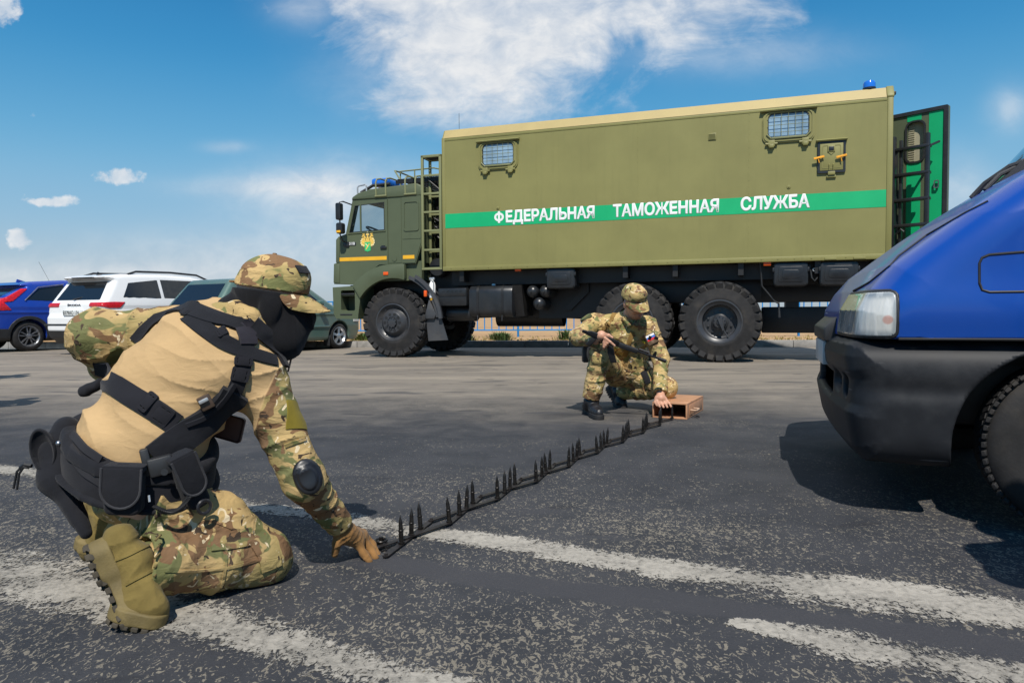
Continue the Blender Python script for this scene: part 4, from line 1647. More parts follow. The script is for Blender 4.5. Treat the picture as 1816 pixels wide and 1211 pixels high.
MT['taillight'] = simple('red_tail_lens', (.50, .012, .016), .15, var=.2, vs=30, spec=.7)
MT['lampclear'] = simple('clear_lamp_lens', (.62, .62, .60), .12, var=.2, vs=40, spec=.7)
MT['alloy'] = simple('silver_alloy', (.55, .55, .56), .3, .85, var=.1)
MT['alloy_dark'] = simple('two_tone_alloy', (.30, .31, .33), .3, .8, var=.3, vs=20)
C_WHITE = paint('white_car_paint', (.80, .80, .79), .3, dust=.05)
C_BLUE = paint('deep_blue_car_paint', (.010, .050, .36), .25, .15, dust=.03)
C_GREEN = paint('dusty_green_car_paint', (.085, .160, .135), .32, .2, dust=.25)

suvp = [(.22, .24), (.06, .36), (.00, .52), (-.0, .76), (.05, .84), (.06, 1.02), (.13, 1.10), (.40, 1.50), (.27, 1.565), (.30, 1.595), (.62, 1.645), (1.5, 1.675), (2.3, 1.655), (2.95, 1.545), (3.75, 1.10), (4.45, .98), (4.66, .80), (4.70, .50), (4.60, .24)]
wsuv, wb = car('parked_car', 'white SUV seen from its rear corner with roof rails and red tail lamp', (-8.80, 14.13), 24, suvp, 1.88, C_WHITE, (.98, 3.77), .355, MT['alloy'], 5, 'five',
    [[(.50, 1.16), (.68, 1.46), (1.36, 1.545), (1.36, 1.155)], [(1.43, 1.155), (1.43, 1.55), (2.28, 1.555), (2.33, 1.14)], [(2.40, 1.14), (2.36, 1.55), (2.75, 1.50), (3.35, 1.14)]],
    [(-.66, 1.11), (.66, 1.11), (.56, 1.49), (-.56, 1.49)],
    [('tail_lamp', [(-.1, 1.01), (.20, .945), (.40, .95), (.52, 1.07), (.30, 1.072), (-.1, 1.05)], .46, MT['taillight'])], clad=.50, taper=.13)
m = MB()
for s in (-1, 1):
    m.tube([(.75, s * .66, 1.64), (.95, s * .655, 1.705), (1.8, s * .65, 1.725), (2.5, s * .65, 1.70), (2.85, s * .66, 1.58)], .022, 8)
m.prism([(.55, 1.62), (.72, 1.64), (.58, 1.70)], -.012, .012)
m.build('roof_rail', MT['blackgloss'], wb)
m = MB(); m.box((-.012, -.26, .80), (.05, .26, .915), .008); pl_ = m.build('number_plate', simple('plate_white', (.70, .72, .70), .4, var=.02), wb)
RM = lambda x, y, z: Matrix.Translation((x, y, z)) @ Matrix.Rotation(-PI / 2, 4, 'Z') @ Matrix.Rotation(PI / 2, 4, 'X')
text_mesh('number', 'В779АО 174', .105, MT['plastic'], pl_, RM(-.016, .235, .822), .001, .0, .47)
text_mesh('badge', 'ŠKODA', .062, simple('grey_letters', (.10, .10, .11), .3), wb, RM(.055, .20, .99), .006, .0, .40)
m = MB(); m.box((.22, -.30, 1.555), (.30, .30, 1.575), .004); m.build('brake_lamp', MT['plastic'], wb)
m = MB(); m.tube([(.10, .1, 1.125), (.24, -.25, 1.20)], .012); m.build('wiper', MT['plastic'], wb)
m = MB(); m.box((-.006, -.86, .60), (.03, .86, .635)); m.build('bumper_strip', MT['plastic'], wb)

ecl = [(.24, .26), (.05, .42), (.0, .62), (.10, .86), (.26, .98), (.30, 1.10), (.46, 1.20), (.50, 1.26), (.92, 1.46), (.80, 1.505), (1.05, 1.585), (1.8, 1.645), (2.5, 1.62), (2.9, 1.52), (3.6, 1.10), (4.2, 1.0), (4.38, .80), (4.4, .5), (4.3, .26)]
bsuv, bb = car('parked_car', 'blue SUV at the left edge with black wheel arches and large red tail lamp', (-12.11, 15.59), 28, ecl, 1.80, C_BLUE, (.90, 3.57), .345, MT['alloy_dark'], 5, 'pair',
    [[(.86, 1.16), (1.18, 1.44), (1.75, 1.53), (1.75, 1.13)], [(1.81, 1.13), (1.81, 1.535), (2.45, 1.53), (3.15, 1.12)]],
    [(-.60, 1.24), (.60, 1.24), (.52, 1.44), (-.52, 1.44)],
    [('tail_lamp', [(-.1, .90), (.55, .93), (.42, 1.10), (.60, 1.13), (.95, 1.42), (.84, 1.42), (.40, 1.17), (-.1, 1.12)], .45, MT['taillight'])], clad=.52, arch_clad=True, taper=.10)
m = MB()
for s in (-1, 1):
    m.tube([(.83, s * .865, 1.15), (1.16, s * .79, 1.46), (1.75, s * .765, 1.545)], .010, 6)
    m.cbox((.03, s * .62, .52), (.10, .20, .07), .02)
m.build('chrome_trim', MT['steel'], bb)
m = MB(); m.prism([(1.10, 1.575), (1.32, 1.60), (1.13, 1.66)], -.02, .02); m.box((1.5, -.84, 1.12), (1.68, -.905, 1.14) if False else (1.68, -.82, 1.14)); m.build('roof_fin', C_BLUE, bb)

grp = [(.22, .22), (.04, .36), (.0, .56), (.03, .82), (.08, .95), (.50, 1.44), (.58, 1.50), (1.2, 1.56), (2.0, 1.545), (2.45, 1.46), (3.15, 1.02), (3.9, .86), (4.12, .68), (4.15, .42), (4.05, .20)]
gcar, gb = car('parked_car', 'dusty dark green hatchback parked between the white SUV and the truck', (-6.31, 13.71), 29, grp, 1.70, C_GREEN, (.80, 3.35), .30, MT['alloy'], 5, 'five',
    [[(.80, .99), (.98, 1.38), (1.55, 1.44), (1.55, .97)], [(1.62, .97), (1.62, 1.445), (2.28, 1.42), (2.85, .98)]],
    [(-.64, 1.0), (.64, 1.0), (.55, 1.41), (-.55, 1.41)],
    [('tail_lamp', [(-.1, .72), (.20, .72), (.22, .94), (-.1, .94)], .52, MT['taillight']), ('head_lamp', [(3.85, .62), (4.3, .62), (4.3, .76), (3.85, .78)], .45, MT['lampclear'])], zb=.92)
m = MB(); m.cbox((3.28, -.845, .74), (.09, .03, .045), .01); m.build('side_marker', MT['orange'], gb)
m = MB(); m.cbox((3.02, -.74, .20), (.02, .18, .24), .004); m.build('mud_flap', MT['plastic'], gb)
m = MB(); m.box((2.55, -1.02, .98), (2.68, -.85, 1.10), .03); m.box((1.2, -.862, .50), (3.0, -.845, .55), .006); m.build('door_mirror', C_GREEN, gb)

pal = [(.22, .24), (.0, .52), (.05, 1.0), (.30, 1.55), (.6, 1.62), (2.3, 1.62), (2.9, 1.5), (3.6, 1.05), (4.3, .95), (4.5, .5), (4.4, .24)]
pcar, pb = car('parked_car', 'pale car whose roof shows above the blue SUV at the left edge', (-14.9, 18.6), 28, pal, 1.75, paint('pale_grey_green_paint', (.42, .46, .38), .35), (.9, 3.5), .33, MT['alloy'], 5, 'five',
    [[(.8, 1.1), (1.0, 1.45), (1.8, 1.5), (1.8, 1.1)], [(1.9, 1.1), (1.9, 1.5), (2.5, 1.48), (3.2, 1.1)]], [(-.6, 1.05), (.6, 1.05), (.5, 1.45), (-.5, 1.45)],
    [('tail_lamp', [(-.1, .8), (.2, .8), (.2, 1.0), (-.1, 1.0)], .5, MT['taillight'])], h=.03)
m = MB(); m.tube([(2.6, -.3, 1.55), (2.2, -.3, 2.35)], .004, 5); m.build('antenna', MT['plastic'], pb)

# ------------------------------------------------------------------ blue van close by on the right (own axes: x to its rear, y away from the viewer)
VA = rad(20)
van = tag(empty('van', (1.927, 2.42, 0), -VA), 'blue van with scuffed black bumper and clear headlamp close by on the right', 'van')
C_VAN = paint('royal_blue_van_paint', (.0010, .056, .33), .24, .0, coat=.35, dust=.02)
VW = 1.95
vprof = [(-.52, .20), (-.695, .60), (-.702, .70), (-.690, .80), (-.645, .885), (-.572, .975), (-.47, 1.055), (-.33, 1.165), (-.19, 1.265), (-.06, 1.348), (.06, 1.402), (.20, 1.56), (.62, 2.05), (.85, 2.20), (1.6, 2.26), (4.2, 2.26), (4.3, 2.2), (4.35, .4), (4.3, .25)]
VP = poly2(vprof)
XO = 0.


def vshift(p):
    q = np.abs((p[:, 1] - VW / 2) / (VW / 2))
    return p[:, 0] - .05 * np.minimum(q, 1.2) ** 2.6


def vraw(p):
    x = vshift(p)
    y, z = p[:, 1], p[:, 2]
    hw = VW / 2 - .13 * np.maximum(z - 1.15, 0) - .05 * np.maximum(-x - .1, 0) - .02 * np.exp(-((z - 1.0) / .05) ** 2) * 0
    hw = hw + .018 * np.exp(-((z - .80) / .10) ** 2)
    return smx(VP(x, z), np.abs(y - VW / 2) - hw, .15)


def varch(p):
    return np.minimum(np.hypot(p[:, 0] - .0, p[:, 2] - .31) - .375, np.hypot(p[:, 0] - 3.0, p[:, 2] - .31) - .36)


def vbody(p):
    d = smx(vraw(p), .692 - p[:, 2], .006)
    a = np.maximum(varch(p), .35 - np.abs(p[:, 1] - VW / 2) * 0 - .35 + (np.minimum(p[:, 1], VW - p[:, 1]) - .32))
    return smx(d, -a, .01)


vb = sdf_obj('body', vbody, (-.92, -.1, .6), (4.45, 2.05, 2.4), .016, C_VAN, van)
bprof = [(-.50, .205), (-.660, .210), (-.704, .265), (-.730, .40), (-.714, .44), (-.711, .53), (-.730, .565), (-.736, .62), (-.727, .668), (-.70, .686), (.3, .686), (.3, .215)]
BP = poly2(bprof)


def braw(p):
    q = np.abs((p[:, 1] - VW / 2) / (VW / 2))
    x = p[:, 0] - .05 * np.minimum(q, 1.2) ** 2.6
    hw = VW / 2 + .012 - .05 * np.maximum(-x - .1, 0) - .05 * np.maximum(.5 - p[:, 2], 0) - .010 * np.exp(-((p[:, 2] - .50) / .035) ** 2) * (x < -.3)
    return smx(BP(x, p[:, 2]), np.abs(p[:, 1] - VW / 2) - hw, .13)


fogs = uni(.01, ell((-.67, .23, .50), (.07, .05, .05)), ell((-.74, .43, .50), (.09, .12, .055)))


def bump_f(p):
    d = smx(braw(p), -(np.hypot(p[:, 0], p[:, 2] - .31) - .352), .012)
    d = smx(d, -np.maximum(np.abs(p[:, 1] - VW / 2) - .40, np.maximum(np.abs(p[:, 2] - .47) - .05, p[:, 0] + .64)), .02)
    d = smx(d, -fogs(p), .012)
    d = smx(d, p[:, 0] - .02 - (p[:, 2] - .2) * .4, .01)
    # hollow behind
    return smx(d, -np.maximum(braw(p) + .035, .0 * p[:, 0] - 1), .004)


def scuffed():
    m_, nt, b = new_mat('scuffed_black_bumper_plastic')
    v = coords(nt, 'Object')
    n = noise(nt, v, 5, 5, .6)
    c = mixc(nt, n.step(.3, .7), (.010, .011, .014), (.019, .021, .025))
    sc = noise(nt, coords(nt, 'Object', (1, 1, 9), (0, rad(20), 0)), 7, 7, .75, .4).step(.640, .70) * noise(nt, v, 4, 3).step(.42, .62)
    sc2 = noise(nt, coords(nt, 'Object', (1, 1, 26), (0, rad(28), 0)), 3.2, 3, .6, .3).step(.675, .70)
    c = mixc(nt, sc * .35, c, (.20, .20, .21))
    c = mixc(nt, sc2 * .35, c, (.25, .25, .26))
    du = noise(nt, coords(nt, 'Object'), 2.5, 6, .7).step(.45, .8)
    c = mixc(nt, du * .25, c, (.10, .095, .09))
    nt.links.new(c.s, b.inputs['Base Color'])
    put(nt, n * .2 + .46, b.inputs['Roughness'])
    b.inputs['Specular IOR Level'].default_value = .3
    bump(nt, noise(nt, v, 700, 2, .6), .12, .002, b)
    return m_


M_SCUFF = scuffed()
bo = sdf_obj('bumper', bump_f, (-.92, -.1, .15), (.4, 2.05, .75), .011, M_SCUFF, van, margin=.05)


def vregion(nm, mat, test, e, t, hh, lo, hi, parent=None, base=vraw):
    f = lambda p: smx(smx(base(p) - e, -(base(p) + t), .003), test(p), .006)
    return sdf_obj(nm, f, lo, hi, hh, mat, parent or vb, margin=.05)


# headlamp: dark surround, bowl and a clear rounded lens
hl_side = poly2(rrect(-1.0, .702, -.540, .870, .02))


def hl_test(p):
    return np.maximum(hl_side(p[:, 0], p[:, 2] - .06 * np.maximum(-p[:, 0] - .65, 0)), p[:, 1] - .50)


hsur = vregion('headlamp', MT['plastic'], lambda p: hl_test(p) - .011, .004, .03, .009, (-.92, -.1, .6), (-.4, .7, 1.0), vb)


def lens():
    m_, nt, b = new_mat('hazy_headlamp_lens')
    v = coords(nt, 'Object')
    x, y, z = xyz(nt, v)
    rib = noise(nt, coords(nt, 'Object', (1, 1, .2)), 40, 2, .5)
    inner = (x + .605)._m('ABSOLUTE').step(.06, .045) * (z - .785).abs().step(.075, .05)
    c = mixc(nt, inner, (.30, .33, .34), (.62, .62, .58))
    c = mixc(nt, (rib.step(.5, .62)) * .35, c, (.75, .76, .74))
    sp = ((x + .568) ** 2. + (z - .765) ** 2.).step(.0004, .00015)
    c = mixc(nt, sp * .6, c, (.5, .16, .10))
    nt.links.new(c.s, b.inputs['Base Color'])
    b.inputs['Roughness'].default_value = .22
    b.inputs['Coat Weight'].default_value = 1
    b.inputs['Coat Roughness'].default_value = .03
    bump(nt, rib, .3, .01, b)
    return m_


vregion('lens', lens(), hl_test, .008, .02, .008, (-.92, -.1, .6), (-.4, .7, 1.0), hsur)
# windscreen and side glass
wsq = poly2([(.13, 1.425), (1.82, 1.425), (1.70, 2.08), (.25, 2.08)])
vregion('windscreen', glass_mat('grey_windscreen', (.05, .06, .06), .04), lambda p: np.maximum(wsq(p[:, 1], p[:, 2]), p[:, 0] - .85), .006, .02, .014, (-.2, -.1, 1.3), (1.0, 2.05, 2.3))
sgq = poly2([(.22, 1.33), (1.35, 1.30), (1.35, 1.98), (.80, 1.98), (.30, 1.46)])
for s in (-1, 1):
    vregion('window', MT['glass_dark'], lambda p: np.maximum(sgq(p[:, 0], p[:, 2]), .6 - (p[:, 1] - VW / 2) * s), .005, .02, .016, (.1, -.1, 1.2), (1.5, 2.05, 2.2))


def on_van(x, z, y0=-.05):
    """Point on the near flank at (x, z)."""
    y = y0
    for _ in range(40):
        d = float(vraw(np.array([[x, y, z]], np.float32))[0])
        y += d * .8
        if abs(d) < 4e-4: break
    return Vector((x, y, z))


def seam(path, r=.0038):
    pts = []
    for a, b in zip(path, path[1:]):
        n = max(2, int(math.dist(a, b) / .02))
        for i in range(n):
            t = i / n
            pts.append((a[0] + (b[0] - a[0]) * t, a[1] + (b[1] - a[1]) * t))
    pts.append(path[-1])
    return [on_van(*q) for q in pts]


m = MB()
m.tube(seam([(-.640, .885), (-.60, .915), (-.50, 1.015), (-.40, 1.095), (-.30, 1.160), (-.235, 1.195)]), .005, 6)
m.tube(seam([(-.28, .895), (-.28, .965), (-.272, .985), (-.25, .995), (.05, 1.012), (.05, .862), (-.25, .862), (-.272, .87), (-.28, .895)]), .0045, 6)
m.tube(seam([(.30, .70), (.30, 1.25), (.22, 1.36)]), .005, 6)
m.tube(seam([(-.53, .693), (-.2, .694), (.3, .694), (1.2, .694)]), .005, 6)
m.build('panel_seam', MT['hose'], vb)
m = MB()
m.prism([(-.07, 1.34), (.02, 1.43), (.07, 1.43), (.04, 1.37)], .62, .70)
m.tube([(-.15, .70, 1.29), (-.10, .70, 1.35), (-.02, .66, 1.41), (.05, .64, 1.43)], .012, 8)
m.tube([(.04, .64, 1.43), (.12, .9, 1.485), (.16, 1.4, 1.53)], .008, 6)
m.tube([(-.12, .62, 1.31), (-.06, .64, 1.375), (.03, .66, 1.42)], .010, 8)
m.build('wiper', MT['plastic'], vb)
m = MB()
m.prism([(-.745, .66), (-.745, .72), (-.66, .80), (-.62, .66)], .62, 1.35, bevel=.01)
m.build('grille', MT['plastic'], vb)
m = MB()
m.box((-.742, .72, .545), (-.715, 1.24, .655), .004)
m.build('number_plate', simple('plate_backing', (.55, .56, .55), .4), bo)
for x in (.065, 3.0):
    for y, s in ((.02, -1), (VW - .02, 1)):
        m = MB()
        R_, rr, w_ = .312, .195, .21
        prof = [(.03, rr - .01), (.0, rr), (-.004, rr + .02), (-.004, rr + .05), (.004, R_ - .035), (.018, R_ - .012), (.036, R_)]
        m.lathe([(d, r) for d, r in prof] + [(w_ - d, r) for d, r in prof[::-1]], (x, y, R_), (0, -s, 0), 72)
        for k in range(64):
            M = Matrix.Translation((x, y, R_)) @ Matrix.Rotation(2 * PI * k / 64, 4, 'Y')
            m.cbox((0, 0, 0), (.020, .050, .014), .002, M @ Matrix.Translation((0, -s * .030, R_ - .006)) @ Matrix.Rotation(s * rad(30), 4, 'X'), 1)
            m.cbox((0, 0, 0), (.020, .05, .012), 0, M @ Matrix.Translation((0, -s * .09, R_ - .002)) @ Matrix.Rotation(rad(20), 4, 'Z'))
        o = m.build('wheel', MT['rubber'], van, 40)
        m = MB()
        m.lathe([(.03, rr), (.0, rr + .004), (.0, rr - .012), (.04, rr - .03), (.055, .14), (.02, .11), (.015, .06), (.0, .05), (0, 0)], (x, y, R_), (0, -s, 0), 40)
        m.build('rim', simple('grey_steel_rim', (.20, .20, .21), .45, .5, dust=.3), o, 40)
m = MB()
m.box((-.45, .3, .34), (3.6, 1.65, .62), .03)
m.prism([(-.40, .66), (.44, .66), (.44, .30), (.40, .30), (.30, .58), (-.30, .58), (-.36, .30), (-.40, .30)], .30, 1.65)
m.build('underbody', MT['black'], van)
m = MB(); m.box((.42, .0, .25), (2.6, .06, .69), .015); m.box((3.4, .0, .25), (4.3, .06, .69), .015); m.build('sill', M_SCUFF, van)

# ------------------------------------------------------------------ people: helpers
def wr(dirn, fa, fp, amp, seed=0.):
    """Cloth folds: ridges close together along dirn and long across it."""
    d = A3(Vector(dirn).normalized())

    def g(p):
        t = p @ d
        q = p * fp + np.outer(t, d) * (fa - fp) + seed
        w = vn(p * 7 + seed + 9.3)
        q = q + (w * 1.1)[:, None] * d
        return amp * (ridge(q) - .35) * (.35 + 1.1 * vn(p * 5.3 + seed))
    return g


def fold(f, *gs):
    def h(p):
        d = f(p)
        for g in gs:
            d = d - g(p)
        return d
    return h


def ribbon(mb, f, path, width, thick=.004, lift=.001, nw=6, step=9., yr=(1.2, 3.4), pts=None):
    """A strap laid on the surface of f along a path seen from the camera."""
    P, N = [], []
    if pts is None:
        for a, b in zip(path, path[1:]):
            n = max(1, int(math.dist(a, b) / step))
            for i in range(n + (1 if b is path[-1] else 0)):
                t = i / n
                r = march(f, a[0] + (b[0] - a[0]) * t, a[1] + (b[1] - a[1]) * t, *yr)
                if r: P.append(r[0]); N.append(r[1])
    else:
        for q in pts:
            q = np.array([tuple(q)], np.float32)
            for _ in range(12):
                g = grad(f, q); q = q - (f(q) / np.maximum((g * g).sum(1), .1))[:, None] * g * .8
            g = grad(f, q)[0]
            P.append(Vector(map(float, q[0]))); N.append(Vector(map(float, g)).normalized())
    if len(P) < 2: return
    for _ in range(2):
        P = [P[0]] + [(P[i - 1] + P[i] * 2 + P[i + 1]) / 4 for i in range(1, len(P) - 1)] + [P[-1]]
        N = [N[0]] + [(N[i - 1] + N[i] * 2 + N[i + 1]).normalized() for i in range(1, len(P) - 1)] + [N[-1]]
    rows = []
    for i, p in enumerate(P):
        t = (P[min(i + 1, len(P) - 1)] - P[max(i - 1, 0)]).normalized()
        n = N[i]
        s = n.cross(t).normalized()
        w = width[0] + (width[1] - width[0]) * i / (len(P) - 1) if isinstance(width, tuple) else width
        Q = np.array([tuple(p + s * w * (k / (nw - 1) - .5)) for k in range(nw)], np.float32)
        for _ in range(2):
            d = f(Q)
            Q = Q - A3(n) * np.clip(d, -.03, .015)[:, None]
        lo = [Vector(map(float, q)) + n * (lift - .003) for q in Q]
        hi = [Vector(map(float, q)) + n * (lift + thick) for q in Q]
        rows.append(([mb.bm.verts.new(v) for v in hi], [mb.bm.verts.new(v) for v in lo]))
    fs = []
    for (h0, l0), (h1, l1) in zip(rows, rows[1:]):
        for k in range(nw - 1):
            fs.append(mb.bm.faces.new((h0[k], h0[k + 1], h1[k + 1], h1[k])))
            fs.append(mb.bm.faces.new((l0[k + 1], l0[k], l1[k], l1[k + 1])))
        fs.append(mb.bm.faces.new((l0[0], h0[0], h1[0], l1[0])))
        fs.append(mb.bm.faces.new((h0[-1], l0[-1], l1[-1], h1[-1])))
    for h, l in (rows[0], rows[-1]):
        for k in range(nw - 1):
            fs.append(mb.bm.faces.new((l[k], l[k + 1], h[k + 1], h[k])))
    bmesh.ops.recalc_face_normals(mb.bm, faces=fs)
    for q in fs: q.material_index = mb.mi
    return P, N


def on_surface(f, px, py, up=(0, 0, 1), lift=0., yr=(1.2, 3.4)):
    """Matrix with z out of the surface of f and y along 'up', at the point seen at (px, py)."""
    for k in range(60):
        hit = march(f, px + k * .7 * math.cos(k * 2.4), py + k * .7 * math.sin(k * 2.4), *yr)
        if hit: break
    p, n = hit
    y = Vector(up); y = (y - n * y.dot(n)).normalized()
    x = y.cross(n)
    p = p + n * lift
    return Matrix(((x.x, y.x, n.x, p.x), (x.y, y.y, n.y, p.y), (x.z, y.z, n.z, p.z), (0, 0, 0, 1)))


def bounds(pts, m):
    a = np.array([tuple(p) for p in pts])
    return a.min(0) - m, a.max(0) + m


def skin_mat(name, col):
    m, nt, b = new_mat(name)
    v = coords(nt, 'Object')
    n = noise(nt, v, 30, 4, .6)
    c = mixc(nt, n.step(.3, .7), [x * .88 for x in col], [col[0] * 1.06, col[1] * 1.02, col[2]])
    nt.links.new(c.s, b.inputs['Base Color'])
    b.inputs['Roughness'].default_value = .5
    b.inputs['Subsurface Weight'].default_value = .12
    b.inputs['Subsurface Radius'].default_value = (.012, .005, .003)
    bump(nt, noise(nt, v, 260, 3, .6), .18, .003, b)
    return m


MT['skin'] = skin_mat('warm_skin', (.58, .315, .205))  # one warm base tone for all skin
MT['cordura'] = fabric('black_nylon', (.0125, .0130, .0165), fold=.35, fs=22)
MT['webbing'] = fabric('black_webbing', (.014, .014, .018), fold=.1, weave=900)
MT['blackcloth'] = fabric('black_knit', (.0075, .0075, .009), fold=.55, fs=13, stretch=(1.6, 1, .5))
MT['buckle'] = simple('black_buckle', (.018, .018, .021), .32)
MT['boot_tan'] = fabric('khaki_suede', (.185, .135, .040), var=.2, fold=.45, fs=24, rough=.85)
MT['sole_tan'] = simple('khaki_rubber', (.165, .122, .042), .75, var=.22, vs=12, bmp=.3, bs=200, dust=.15)
MT['tread_dark'] = simple('worn_dark_tread', (.055, .045, .030), .85, var=.3, vs=20)
MT['glove'] = fabric('coyote_glove', (.230, .118, .040), var=.25, fold=.45, fs=30)
MT['shin_camo'] = camo('camouflage_trousers', seed=3.1, stretch=(1, 1, .8), size=1.25, bright=.93)
MT['cap_camo'] = camo('camouflage_cap', seed=7.7, bright=1.12)
MT['combat_shirt'] = camo('combat_shirt', attr='sleeve', seed=1.3)
MT['olive_velcro'] = fabric('olive_velcro', (.215, .165, .020), fold=.2)

# ------------------------------------------------------------------ person kneeling in the foreground
base1 = gp(330, 1030)
man1 = tag(empty('person', base1), 'kneeling man in tan and camouflage combat shirt, black mask and cap, reaching to the ground', 'person')
O1 = Vector(base1)
man1.location = (0, 0, 0)          # parts are given in world metres


def J(px, py, Y): return at(px, py, Y)


Sr, Er, Wr = J(458, 672, 2.10), J(541, 852, 2.10), J(598, 925, 2.22)
Sl, El, Wl = J(345, 588, 2.27), J(172, 598, 2.20), J(243, 700, 2.34)
p0, p1, p2, p3, p4, nb = J(248, 852, 2.03), J(250, 785, 2.04), J(297, 702, 2.08), J(350, 645, 2.11), J(398, 605, 2.14), J(430, 565, 2.17)
hR, kR, aR = J(290, 884, 1.99), J(463, 988, 2.10), J(238, 1000, 1.85)
hL, kL, aL = J(222, 872, 2.16), J(370, 925, 2.52), J(225, 935, 2.30)
Lp = Vector((.97, -.12, -.18)).normalized()
Lc = (Sr - Sl).normalized()


def tor(c, r, lat, up):
    return ell(c, r, frame(x=lat, z=up))


up01 = (p1 - p0); up12 = (p2 - p1); up23 = (p3 - p2); up34 = (p4 - p3)
Lm = (Lp + Lc).normalized()
pelvis = tor(p0, (.172, .125, .12), Lp, (0, 0, 1))
waist = tor(p1, (.188, .132, .14), Lp, up01)
midt = tor(p2, (.186, .132, .145), Lm, up12)
chest = tor(p3, (.190, .135, .14), Lc, up23)
upper = tor(p4, (.160, .110, .11), Lc, up34)
shl = rc(Sl + (Sr - Sl) * .08, Sr - (Sr - Sl) * .06, .072, .078)
torso0 = uni(.06, waist, midt, chest, upper, shl)
torso = fold(torso0, wr((up12.normalized() + Vector((.55, 0, .15))), 13, 2.6, .017, 2.), wr(Lm * -.2 + Vector((.5, 0, 1.)), 22, 4, .006, 5.), wr(Lm + Vector((0, 0, .8)), 9, 4, .005, 5.))
armR = uni(.035, fold(rc(Sr, Er, .074, .056), wr(Er - Sr, 20, 6, .011, 1.)), fold(rc(Er, Wr, .056, .041), wr(Wr - Er, 26, 7, .010, 4.)))
armL = uni(.04, fold(rc(Sl, El, .084, .076), wr(El - Sl, 16, 5, .018, 7.)), fold(rc(El, Wl, .078, .058), wr(Wl - El, 18, 5, .020, 8.)))
collar = uni(.02, *[rc(J(*a), J(*b), .024) for a, b in zip([(392, 552, 2.10), (420, 548, 2.09), (446, 562, 2.08), (462, 588, 2.09), (480, 612, 2.13)], [(420, 548, 2.09), (446, 562, 2.08), (462, 588, 2.09), (480, 612, 2.13), (492, 628, 2.2)])])
collar = fold(collar, wr((0, 0, 1), 30, 12, .006))
torso = cut(torso, half(p0 + Vector((0, 0, -.02)), (0, 0, -1)), k=.02)
shirt = uni(.045, torso, armR, armL)
shirt = uni(.015, shirt, collar)
cuff_n = (Wr - Er).normalized()
shirt = cut(shirt, half(Wr + cuff_n * .02, cuff_n))
cR, cL = A3(J(474, 676, 2.0)), A3(J(285, 580, 2.2))
nR, nL = A3(Vector((.86, 0, -.30)).normalized()), A3(Vector((-.93, 0, .25)).normalized())


def sleeve_attr(p):
    t = torso0(p)
    r = np.minimum((p - cR) @ nR, t - armR(p) + .06)
    l = np.minimum((p - cL) @ nL, t - armL(p) + .05)
    return np.maximum(np.maximum(r, l), np.where(collar(p) < .006, .01, -.01))


blo, bhi = bounds([Sr, Er, Wr, Sl, El, Wl, p0, p1, p2, p3, p4, nb], .20)
shirt_o = sdf_obj('shirt', shirt, blo, bhi, .0055, MT['combat_shirt'], man1, {'sleeve': sleeve_attr}, newton=1)

# trousers
legR = uni(.018, fold(rc(hR, kR, .104, .078), wr((kR - hR).normalized() + Vector((0, 0, .5)), 13, 3.2, .026, 11.), wr((0, .3, 1), 30, 9, .006, 3.)), fold(rc(kR, aR, .078, .080), wr((aR - kR).normalized() + Vector((0, 0, .5)), 11, 3, .020, 12.), wr(aR - kR, 28, 8, .006, 4.)))
legL = uni(.05, rc(hL, kL, .10, .078), fold(rc(kL, aL, .078, .07), wr(aL - kL, 15, 5, .012, 13.)))
trou = uni(.05, pelvis, legR, legL)
trou = fold(trou, wr((.3, .2, 1), 11, 4, .005, 15.))
sh_d = (aR - kR).normalized()
trou = cut(trou, half(aR + sh_d * -.012, sh_d * 1 + Vector((.12, 0, .10))), half((0, 0, .004), (0, 0, -1)), half(p0 + Vector((0, 0, .10)), (0, 0, 1)))
trou = sub(trou, rc(aR - sh_d * .06, aR + sh_d * .3, .068), .006)
blo, bhi = bounds([hR, kR, aR, hL, kL, aL, p0], .20)
trou_o = sdf_obj('trousers', trou, blo, bhi, .006, MT['shin_camo'], man1, newton=1)

gait = fold(rc(aR - sh_d * .10, aR + sh_d * .035, .060, .054), wr(sh_d, 40, 12, .006))
sdf_obj('trouser_lining', gait, *bounds([aR, aR - sh_d * .1], .12), .006, MT['shin_camo'], man1, newton=1)

# head, neck and the body underneath
hd = J(484, 538, 2.17)
fdir = Vector((.95, .24, -.12)).normalized()
hup = Vector((.02, 0, 1))
HR_ = frame(x=fdir, z=hup)
hu = Vector(map(float, HR_[2])); hl_ = Vector(map(float, HR_[1])); hf = Vector(map(float, HR_[0]))


def hp(a, b, c): return hd + hf * a + hl_ * b + hu * c


skull = uni(.03, ell(hp(-.012, 0, .035), (.098, .078, .098), HR_), ell(hp(.032, 0, -.055), (.062, .058, .075), HR_), rc(hp(.088, 0, -.002), hp(.106, 0, -.032), .010, .014),
            rc(hp(.086, .03, .012), hp(.086, -.03, .012), .013))
eyes = uni(.004, ell(hp(.085, .031, .002), (.011, .015, .007), HR_), ell(hp(.085, -.031, .002), (.011, .015, .007), HR_))
skull = sub(uni(.008, skull, ell(hp(.0, .078, -.015), (.018, .010, .03), HR_), ell(hp(.0, -.078, -.015), (.018, .010, .03), HR_)), eyes, .01)
neck = rc(hp(-.02, 0, -.06), nb - Vector((0, 0, .02)), .058, .066)
hand_r = []
kn = [J(641, 953, 2.315), J(634, 961, 2.275), J(643, 948, 2.345), J(640, 946, 2.37)]
md = [J(657, 973, 2.31), J(645, 981, 2.265), J(660, 965, 2.345), J(654, 962, 2.375)]
tp = [J(666, 989, 2.285), J(655, 995, 2.255), J(670, 984, 2.325), J(663, 980, 2.36)]
